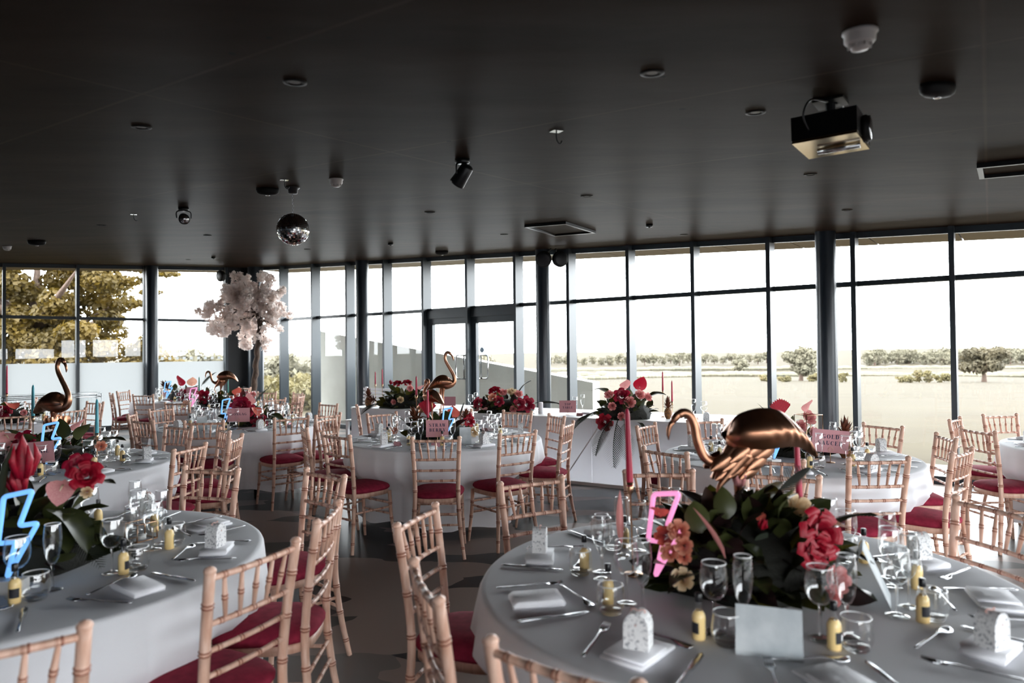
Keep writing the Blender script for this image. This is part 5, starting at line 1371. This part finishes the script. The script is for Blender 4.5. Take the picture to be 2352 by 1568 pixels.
# ------------------------------------------------------------------ candles, lanterns, pineapples
def candle(label, x, y, zt, zb, m, z0, tilt=0.0, r=.0112):
    """taper candle in a slim copper stick"""
    o = thing('taper_candle', label, 'candle', (x, y, z0), 0, 'taper candles', None, T(x, y, z0) @ RY(tilt))
    a, b = zb - z0, zt - z0
    q = MB(); q.lathe([(0, a - .01), (r, a - .01), (r * 1.02, a), (r * .72, b - .02), (r * .4, b - .004), (0, b)], 14); part('candle', q, m, o)
    q = MB(); q.tube([(0, 0, b - .002), (.001, 0, b + .008)], .0009, 5); part('wick', q, M_wick, o)
    q = MB(); q.lathe([(0, 0), (.034, 0), (.034, .004), (.006, .008), (.0035, .016), (.0035, a - .045), (.006, a - .038), (.0105, a - .03), (.0135, a + .004), (.0115, a + .004), (0, a - .012)], 14); part('candlestick', q, M_gold, o)
    return o
candle('raspberry taper candle left of the bowing flamingo on the front pink neon table', .425, 2.45, 1.343, 1.075, M_candle_red, TT, R(-1.5), .0125)
candle('raspberry taper candle below the tail of the bowing copper flamingo', 1.06, 2.52, 1.25, .98, M_candle_red, TT, R(-2), .0125)
candle('dark red taper candle left of the two flamingos on the STRAW BERRY table', -.90, 6.40, 1.335, 1.155, M_candle_red, TT)
candle('raspberry taper candle right behind the STRAW BERRY sign', -.775, 6.25, 1.215, .955, M_candle_red, TT)
candle('teal taper candle behind the tail of the lone upright flamingo', -3.62, 5.16, 1.338, 1.10, M_candle_teal, TT, 0, .0125)
candle('teal taper candle right of the lone upright flamingo', -3.01, 4.95, 1.238, .99, M_candle_teal, TT, 0, .0125)
candle('green taper candle under the bill of the far bowing flamingo', -4.76, 10.38, 1.225, .96, M_candle_green, TT)
candle('green taper candle under the tail of the far bowing flamingo', -4.42, 10.62, 1.2, .96, M_candle_green, TT)
candle('dark red taper candle on the left-edge table against the mullion', -6.26, 8.46, 1.45, 1.10, M_candle_red, TT, 0, .0125)
for lab, s_, d_, zt, zb in (('shorter red taper candle above the pineapple at the left of the long white table', .27, .30, 1.29, 1.10), ('taller red taper candle above the pineapple at the left of the long white table', .37, .34, 1.33, 1.10),
                            ('taller red taper candle by the right pineapple on the long white table', 4.56, .50, 1.31, 1.085), ('shorter red taper candle by the right pineapple on the long white table', 4.67, .50, 1.205, .96)):
    p = hp3(s_, d_); candle(lab, p.x, p.y, zt, zb, M_candle_red, HZ)
def pineapple(label, loc, S=1.0, lean=0.0):
    o = thing('pineapple', label, 'pineapple', loc, 0, 'pineapples', None, T(*loc) @ RY(lean) @ SC(S))
    q = MB(); rings = []
    for i in range(12):
        t = i / 11; r = .042 * math.sin(math.pi * (t * .86 + .09)) ** .6; n = 16
        rings.append([((r + (.0035 if (i + j) % 2 else 0)) * math.cos(2 * math.pi * j / n), (r + (.0035 if (i + j) % 2 else 0)) * math.sin(2 * math.pi * j / n), .13 * t) for j in range(n)])
    q.loft(rings); part('fruit', q, M_pine, o, False)
    link('crown', CROWN, o, T(0, 0, .115) @ SC(.115)); return o
p = hp3(.30, .12); pineapple('small brown pineapple beside the candles at the left of the long white table', tuple(p), 1.15)
p = hp3(4.68, .32); pineapple('small pineapple under red candles at the right of the long white table', tuple(p), 1.0)
pineapple('brown pineapple with spiky crown behind the GOLD SAUCER sign', (2.44, 5.02, TT), 1.2)
def lantern(label, loc, yaw, w, d, h, taper=.8, flame=False, m=None):
    """glass box lantern with thin metal edges"""
    m = m or M_gold; o = thing('glass_lantern', label, 'lantern', loc, yaw, 'glass box lanterns')
    b = [(-w, -d, .003), (w, -d, .003), (w, d, .003), (-w, d, .003)]; t = [(x * taper, y * taper, h) for x, y, _ in b]
    q = MB()
    for k in range(4):
        for e in ((b[k], b[(k + 1) % 4]), (t[k], t[(k + 1) % 4]), (b[k], t[k])): q.tube(e, .003, 5)
    part('frame', q, m, o)
    for k in range(4):
        q = MB(); q.add([b[k], b[(k + 1) % 4], t[(k + 1) % 4], t[k]], [(0, 1, 2, 3)]); part('glass_pane', q, M_pane, o, False)
    q = MB(); q.lathe([(0, .004), (.02, .004), (.02, .02), (0, .02)], 14); tl = part('tea_light', q, M_white, o)
    if flame:
        q = MB(); q.lathe([(0, .022), (.006, .03), (.004, .045), (0, .055)], 8); link('flame', q.mesh('flame', M_flame), tl)
    return o
lantern('copper edged glass lantern with a lit tea light beside the front blue neon', (-1.755, 2.66, TT), R(25), .062, .062, .16, .95, True)
lantern('small copper edged glass box at the back of the front blue neon table', (-1.62, 2.98, TT), R(-30), .045, .045, .075, .95)
lantern('clear glass box with thin gold edges behind the GOLD SAUCER sign', (2.17, 5.02, TT), R(20), .075, .06, .32, 1.0)

# pieces on the long white table
p = hp3(3.04, .30); q = MB(); q.lathe([(0, 0), (.03, 0), (.03, .135), (.026, .14), (0, .136)], 18)
thing('pillar_candle', 'white pillar candle beside the palm tails on the long white table', 'candle', tuple(p), data=q.mesh('pillar_candle', M_whitepaint))
spots_ = [(1.83, .5), (1.92, .5), (3.36, .62), (3.45, .66), (1.25, .4), (4.95, .4), (5.05, .45)]
for i, (s_, d_) in enumerate(spots_):
    kit = FLUTE if i % 2 else WINE
    thing('champagne_flute' if i % 2 else 'wine_glass', ('empty champagne flute' if i % 2 else 'empty wine glass') + ' on the long white table ' + ('beside the middle flowers', 'beside the middle flowers', 'behind the TOP TABLE sign', 'behind the TOP TABLE sign', 'before the dull pink sign', 'near its right end', 'near its right end')[i], 'glass', tuple(hp3(s_, d_)), 0, None, joined(kit, 'joined_glass_%d' % (i % 2)))
for i, s_ in enumerate((3.60, 3.80, 4.88, 5.45)):
    thing('napkin', 'folded white napkin on the long white table ' + ('right of the TOP TABLE sign', 'left of the round rose arrangement', 'right of the pineapple', 'at its right end')[i], 'napkin', tuple(hp3(s_, .5)), R(-30), None, NAPKIN[0])
for i, s_ in enumerate((5.12, 5.6)):
    place(FAVOUR, 'favour_box', ('white favour box on the long white table right of the red candles', 'white favour box at the right end of the long white table')[i], 'favour box', tuple(hp3(s_, .3)), R(-20 + 40 * i))
place(CARD, 'place_card', 'dusty pink place card lying near the right end of the long white table', 'card', tuple(hp3(5.0, .26)), R(-30))
place(CARD, 'place_card', 'dusty pink place card right of the TOP TABLE sign', 'card', tuple(hp3(3.62, .22)), R(-30))

# ------------------------------------------------------------------ white blossom tree before the corner column
bt = thing('blossom_tree', 'artificial tree with white blossom before the dark corner column', 'tree', (-5.32, 14.0, 0))
def btp(px_, py_): return Vector(((px_ - 1176) / 112.0 + 5.32, 0, 1.545 + (816 - py_) / 112.0))
q = MB(); q.lathe([(0, 0), (.17, 0), (.21, .36), (.19, .36), (.18, .32), (0, .32)], 22); part('pot', q, M_pot, bt)
q = MB(); tp = [Vector((0.02, 0, .32)), btp(582, 895), btp(586, 860), btp(589, 820), btp(594, 780), btp(598, 750), btp(596, 730), btp(588, 715)]
pp = smoothpath([tuple(p) + (r,) for p, r in zip(tp, (.07, .062, .058, .055, .055, .058, .055, .04))], 4)
q.tube([(x + .012 * math.sin(i * 1.7), .012 * math.cos(i * 2.1), z) for i, (x, y, z, r) in enumerate(pp)], [r * (1 + .1 * math.sin(i * 2.6)) for i, (_, _, _, r) in enumerate(pp)], 12); part('trunk', q, M_bark, bt)
rb = random.Random(17)
br = [((588, 716), (560, 695), (532, 662)), ((588, 718), (545, 712), (508, 700), (478, 712)), ((584, 724), (560, 745), (550, 785)), ((588, 714), (580, 685), (570, 650)), ((590, 714), (592, 680), (590, 645)), ((596, 722), (615, 690), (636, 664)), ((598, 728), (625, 712), (646, 712)), ((598, 735), (620, 742), (640, 762)), ((545, 715), (510, 730), (490, 755)), ((560, 700), (540, 680), (515, 672)), ((600, 720), (622, 725), (630, 700)), ((575, 730), (535, 740), (520, 760)), ((600, 690), (612, 660), (600, 640)), ((556, 690), (550, 660), (540, 645)), ((598, 745), (602, 775), (600, 800))]
cl_m = []
for k in range(4):
    q = MB(); vs_, fs_ = [], []
    for _ in range(46):
        d = Vector((rb.gauss(0, 1), rb.gauss(0, 1), rb.gauss(0, 1))).normalized(); c = d * rb.uniform(.035, .095); n_ = (d + Vector((rb.uniform(-.6, .6), rb.uniform(-.6, .6), rb.uniform(-.6, .6)))).normalized(); t = n_.orthogonal().normalized()
        for j in range(5):
            a0 = j * 1.2566; u1 = Matrix.Rotation(a0, 3, n_) @ t; u2 = Matrix.Rotation(a0 + .62, 3, n_) @ t; u3 = Matrix.Rotation(a0 + 1.2, 3, n_) @ t; b = len(vs_); L_ = .034
            vs_ += [c, c + u1 * L_ * .7 + n_ * .006, c + u2 * L_ + n_ * .012, c + u3 * L_ * .7 + n_ * .006]; fs_.append((b, b + 1, b + 2, b + 3))
    q.add(vs_, fs_); cl_m.append(q.mesh('blossom_cluster', M_blossom, True))
for bi, b in enumerate(br):
    yd = rb.uniform(-.45, .45)
    P_ = [btp(*p) + Vector((0, yd * i / (len(b) - 1), 0)) for i, p in enumerate(b)]
    q = MB(); q.tube(smoothpath([tuple(p) for p in P_], 4), [.02 * (1 - .8 * i / (4 * (len(P_) - 1))) for i in range(4 * (len(P_) - 1) + 1)], 6); part('branch', q, M_bark, bt)
    n_c = 20 if bi not in (7, 14) else 9
    for _ in range(n_c):
        t = rb.uniform(.12, 1.04) * (len(P_) - 1); i = min(int(t), len(P_) - 2); p = P_[i].lerp(P_[i + 1], t - i) + Vector((rb.gauss(0, .075), rb.gauss(0, .12), rb.gauss(0, .075)))
        link('blossom_cluster', cl_m[rb.randrange(4)], bt, T(*p) @ RX(rb.uniform(0, 6)) @ RZ(rb.uniform(0, 6)) @ SC(rb.uniform(.75, 1.15)))

# glass topped display table before the white film
gt = thing('glass_table', 'thin framed clear glass table standing before the white film', 'table', (-8.5, 12.6, 0), R(39))
q = MB()
for sx in (-.75, .75):
    for sy in (-.3, .3): q.tube([(sx, sy, 0), (sx, sy, .86)], .009, 6)
for z in (.86, .80):
    q.tube([(-.75, -.3, z), (.75, -.3, z), (.75, .3, z), (-.75, .3, z)], .008, 6, closed=True)
part('frame', q, M_steel, gt)
q = MB(); q.box((0, 0, .868), (1.54, .64, .012)); part('glass_top', q, M_pane, gt, False)
for sy in (-.3, .3):
    q = MB(); q.add([(-.75, sy, .03), (.75, sy, .03), (.75, sy, .8), (-.75, sy, .8)], [(0, 1, 2, 3)]); part('glass_side', q, M_film2 if 'M_film2' in globals() else M_pane, gt, False)

# ------------------------------------------------------------------ fittings on the ceiling
SL = -math.atan(.0826)
def cm(x, y, rz=0.0): return T(x, y, ceil_z(y)) @ RX(-SL) @ RZ(rz)           # local z = away from the ceiling when negative
def down(prof): return [(r, -z) for r, z in prof]
for x, y, S, lab in ((1.0, 1.93, 1.0, 'largest white smoke detector on the ceiling above the projector'), (-1.09, 4.25, .95, 'white smoke detector on the ceiling right of the mirror ball'), (-6.81, 9.2, 1.15, 'white smoke detector on the ceiling at the left edge')):
    o = thing('smoke_detector', lab, 'smoke detector', group='smoke detectors', M=cm(x, y) @ SC(S))
    q = MB(); q.lathe(down([(0, .0), (.046, 0), (.047, .007), (.044, .010), (.042, .012), (.041, .030), (.036, .036), (.0, .037)]), 28); part('housing', q, M_white, o)
    q = MB(); q.lathe(down([(.0, .034), (.022, .034), (.024, .037), (.025, .046), (.022, .053), (0, .055)]), 24); part('sensor_cap', q, M_white, o)
    for k in range(8):
        q = MB(); a = k * .785; q.box((.029 * math.cos(a), .029 * math.sin(a), -.0405), (.008, .003, .012), rz=a); part('vent_fin', q, M_white, o, False)
for x, y, S, lab in ((1.54, 2.44, 1.0, 'black domed emergency light on the ceiling right of the projector'), (-1.64, 4.59, 1.05, 'dark domed emergency light left of the mirror ball'), (-5.84, 8.38, 1.4, 'dark domed emergency light far to the left'), (-1.12, 11.0, 1.5, 'dark domed emergency light close to the glass wall')):
    o = thing('emergency_light', lab, 'ceiling light', group='domed emergency lights', M=cm(x, y, R(15)) @ SC(S))
    q = MB(); rings = []
    for r, z in ((.066, 0), (.068, .014), (.064, .030), (.05, .040), (.02, .045)):
        rings.append([(r * 1.05 * math.cos(2 * math.pi * k / 28), r * .62 * math.sin(2 * math.pi * k / 28), -z) for k in range(28)])
    q.loft(rings); part('dome', q, M_dome, o)
    q = MB(); q.lathe(down([(.0, .043), (.011, .043), (.013, .047), (.009, .049), (0, .0475)]), 16); part('lens', q, M_lens, o)
for i, (x, y) in enumerate(((1.01, 2.79), (1.88, 4.26), (3.02, 6.11), (.57, 5.09), (-.71, 5.97), (-.08, 8.18), (2.14, 8.42), (-3.53, 7.92), (-4.06, 6.75), (-3.09, 10.32), (-6.03, 12.72), (-.74, 2.34), (.48, 2.28), (-1.59, 2.93))):
    lab = ('below the black projector', 'between the projector and the right column', 'farthest to the right above the dark column', 'between hook and square hatch', 'right of the mirror ball near the ceiling middle', 'just left of the square hatch', 'right of the small black sensor', 'left below the mirror ball', 'left of the black lens spotlight', 'nearest the corner column', 'highest over the rear corner table', 'at the dark top left of the spotlight', 'at the dark top above the hook', 'in the dark left part above the spotlights')[i]
    o = thing('downlight', 'small recessed dark downlight in the ceiling ' + lab, 'ceiling light', group='recessed downlights', M=cm(x, y) @ SC(1.0 if y < 5 else 1.15))
    q = MB(); q.lathe(down([(.040, 0), (.040, .003), (.030, .0045), (.022, .002), (.018, -.001)]), 24); part('trim_ring', q, M_dome, o)
    q = MB(); q.lathe(down([(.019, .001), (.0, .0012)]), 20); part('lamp', q, M_cap, o)
for x, y, lab in ((1.46, 7.18, 'small black ceiling sensor right of the square hatch'), (-1.65, 9.32, 'small black ceiling sensor above the third pane group'), (-5.25, 12.01, 'small black ceiling sensor near the corner')):
    o = thing('ceiling_sensor', lab, 'sensor', group='small ceiling sensors', M=cm(x, y))
    q = MB(); q.lathe(down([(0, 0), (.036, 0), (.036, .026), (.032, .03), (0, .03)]), 20); part('housing', q, M_cap, o)
    q = MB(); q.lathe(down([(0, .03), (.014, .03), (.008, .036), (0, .037)]), 12); part('lens', q, M_dome, o)
for x, y, lab in ((.21, 3.07, 'steel ceiling hook above the middle of the room'), (-1.42, 4.27, 'steel ceiling hook just left of the mirror ball motor'), (-3.28, 5.92, 'steel ceiling hook left of the lens spotlight')):
    o = thing('ceiling_hook', lab, 'hook', group='ceiling hooks', M=cm(x, y, R(25)))
    q = MB(); q.box((0, 0, -.0015), (.05, .05, .003)); part('plate', q, M_steel, o, False)
    q = MB(); q.tube(smoothpath([(0, 0, 0), (0, 0, -.03), (.004, 0, -.045), (.016, 0, -.056), (.026, 0, -.05), (.027, 0, -.042)], 4), .0032, 7); part('hook', q, M_black, o)
def frame_hatch(lab, pts, outer, group):
    o = thing('ceiling_hatch', lab, 'hatch', group=group)
    n = len(pts); c = sum((Vector(p) for p in pts), Vector((0, 0))) / n
    for i in range(n):
        a, b = Vector(pts[i]), Vector(pts[(i + 1) % n]); ai, bi_ = a + (c - a) * outer, b + (c - b) * outer
        q = MB(); q.prism([a, b, bi_, ai][::-1], lambda x, y: ceil_z(y) - .028, lambda x, y: ceil_z(y) - .001); part('frame_bar', q, M_black, o, False)
    q = MB(); q.prism([Vector(p) + (c - Vector(p)) * outer for p in pts][::-1], lambda x, y: ceil_z(y) - .006, lambda x, y: ceil_z(y) - .001); part('hatch_panel', q, M_ceiling, o, False)
frame_hatch('square black framed access hatch in the ceiling before the double doors', [(.14, 7.1), (.55, 6.81), (.98, 7.85), (.53, 8.24)], .10, 'ceiling hatches')
frame_hatch('dark framed ceiling hatch cut by the right frame edge', [(2.71, 3.95), (3.02, 3.72), (3.33, 4.12), (3.0, 4.35)], .14, 'ceiling hatches')

# mirror ball on its chain
mb_c = Vector((-1.46, 4.56, 2.385)); MBR = .106
o = thing('mirror_ball', 'small silver mirror ball hanging on a chain from a motor', 'mirror ball', tuple(mb_c))
q = MB(); q.lathe([(MBR * .985 * math.sin(math.pi * i / 20), -MBR * .985 * math.cos(math.pi * i / 20)) for i in range(21)], 36); part('ball', q, M_ballgrey, o)
q = MB(); rm = random.Random(2); vs_, fs_ = [], []
for i in range(26):
    th0, th1 = math.pi * (i + .06) / 26, math.pi * (i + .94) / 26; n = max(6, int(52 * math.sin(math.pi * (i + .5) / 26)))
    for j in range(n):
        a0, a1 = 2 * math.pi * (j + .05) / n, 2 * math.pi * (j + .95) / n; ctr = Vector((math.sin((th0 + th1) / 2) * math.cos((a0 + a1) / 2), math.sin((th0 + th1) / 2) * math.sin((a0 + a1) / 2), -math.cos((th0 + th1) / 2)))
        tx = Vector((rm.gauss(0, .05), rm.gauss(0, .05), rm.gauss(0, .05))); b = len(vs_)
        for th, a in ((th0, a0), (th0, a1), (th1, a1), (th1, a0)):
            p = Vector((math.sin(th) * math.cos(a), math.sin(th) * math.sin(a), -math.cos(th))) * MBR
            vs_.append(p + ctr * (p - ctr * MBR).dot(tx))
        fs_.append((b, b + 1, b + 2, b + 3))
q.add(vs_, fs_); part('mirror_tiles', q, M_mirror, o, False, kind='stuff')
q = MB(); zc_ = ceil_z(mb_c.y) - mb_c.z
for k in range(9):
    z = MBR + .005 + (zc_ - MBR - .055) * k / 9; z1 = z + (zc_ - MBR - .055) / 9 + .004
    q.tube([(.005 * math.cos(t * 1.0472) * (1 if k % 2 else .3), .005 * math.cos(t * 1.0472) * (.3 if k % 2 else 1), (z + z1) / 2 + (z1 - z) / 2 * math.sin(t * 1.0472)) for t in range(6)], .0014, 5, closed=True)
part('chain', q, M_steel, o)
q = MB(); q.lathe([(0, zc_), (.045, zc_), (.045, zc_ - .006), (.034, zc_ - .012), (.030, zc_ - .042), (.012, zc_ - .046), (0, zc_ - .046)], 20); part('motor', q, M_black, o)

# projector under its ceiling bracket
yaw = math.atan2(.21, .157)
pj = thing('projector', 'black ceiling projector with a shiny underside and silver rod', 'projector', M=T(1.243, 2.63, 2.33) @ RZ(yaw) @ RX(0))
q = MB(); q.box((0, 0, .055), (.262, .228, .09)); part('housing', q, M_cap, pj, False)
M_under = mat('field_tinted_underside', (0.60, 0.46, 0.26, 1), 0.12, 1.0)  # yellow reflection of the field put into the metal colour
q = MB(); q.box((0, 0, .005), (.258, .224, .01)); part('underside_plate', q, M_under, pj, False)
for k in range(9):
    q = MB(); q.box((-.1 + k * .022, .1146, .06), (.006, .002, .06)); part('vent_slot', q, M_dome, pj, False)
q = MB(); q.tube([(.01, -.10, -.008), (.01, .05, -.008)], .013, 14); part('silver_rod', q, M_steel, pj)
q = MB(); q.tube([(.0, -.112, .045), (.0, -.126, .045), (.0, -.130, .045), (.0, -.138, .045)], [.05, .052, .047, .046], 24); lens = part('lens_ring', q, M_dome, pj)
q = MB(); q.tube([(.0, -.1385, .045), (.0, -.1395, .045)], .04, 24); link('front_lens', q.mesh('front_lens', M_lens), lens)
q = MB(); q.tube([(0, 0, .1), (0, 0, ceil_z(2.63) - 2.33)], .018, 10); q.box((0, 0, ceil_z(2.63) - 2.337), (.11, .11, .012)); q.box((0, 0, .104), (.14, .14, .008)); part('ceiling_bracket', q, M_black, pj, False)
q = MB(); q.tube(smoothpath([(-.13, .05, .04), (-.17, .06, .09), (-.14, .04, .15), (-.05, 0, .16)], 5), .004, 6); q.tube(smoothpath([(.05, .03, .1), (.11, .04, .15), (.07, -.03, .17), (0, -.02, .165)], 5), .004, 6); part('cable', q, M_cap, pj)

def spot(lab, x, y, aim, S):
    o = thing('spotlight', lab, 'spotlight', group='black ceiling spotlights', M=cm(x, y) @ SC(S))
    q = MB(); q.lathe(down([(0, 0), (.04, 0), (.04, .02), (.036, .024), (0, .024)]), 20); part('base', q, M_black, o)
    c = Vector((0, 0, -.085)); d = Vector(aim).normalized(); s_ = d.cross(Vector((0, 0, 1))).normalized()
    q = MB(); q.tube(smoothpath([(0, 0, -.02), tuple(s_ * .05 + Vector((0, 0, -.035))), tuple(s_ * .052 + c)], 5), .005, 6); q.tube(smoothpath([(0, 0, -.02), tuple(-s_ * .05 + Vector((0, 0, -.035))), tuple(-s_ * .052 + c)], 5), .005, 6); part('yoke', q, M_black, o)
    q = MB(); q.tube([c - d * .06, c - d * .05, c, c + d * .05, c + d * .06], [.028, .036, .038, .042, .042], 22); part('barrel', q, M_black, o)
    q = MB(); q.tube([c + d * .0602, c + d * .0615], .034, 22); part('lens', q, M_lens, o)
spot('black spotlight with cable loop aimed away near the ceiling middle', -.26, 3.68, (-.55, .35, -.75), 1.0)
spot('black spotlight with a round glass lens facing the room on the left', -2.66, 5.53, (.45, -.85, -.22), 1.0)
def speaker(lab, cx_, cy__, cz, aim, r, hang):
    o = thing('round_speaker', lab, 'speaker', (cx_, cy__, cz), 0, 'round black loudspeakers')
    d = Vector(aim).normalized(); q = MB(); q.tube([-d * .10, -d * .09, -d * .03, d * .02, d * .045, d * .055], [r * .25, r * .5, r * .92, r, r * .97, r * .9], 28); part('cabinet', q, M_dome, o)
    q = MB(); q.tube([d * .052, d * .062], [r * .86, r * .7], 26); part('grille', q, M_black, o)
    q = MB(); q.tube(smoothpath([tuple(-d * .09), tuple(-d * .10 + Vector((0, 0, .04))), (hang[0], hang[1], hang[2])], 5), .011, 8); part('bracket', q, M_black, o)
zt_ = ceil_z(10.4) - 2.96
speaker('left of two round black loudspeakers under the ceiling by the middle column', .50, 10.40, 2.97, (-.25, -.95, -.25), .125, (.11, 0, zt_ - .03))
speaker('right of two round black loudspeakers under the ceiling by the middle column', .74, 10.42, 2.97, (.35, -.9, -.1), .125, (-.06, 0, zt_ - .03))
speaker('round black loudspeaker high beside the dark corner panel', -6.62, 15.55, 3.36, (-.5, -.8, -.1), .13, (.14, .12, .05))
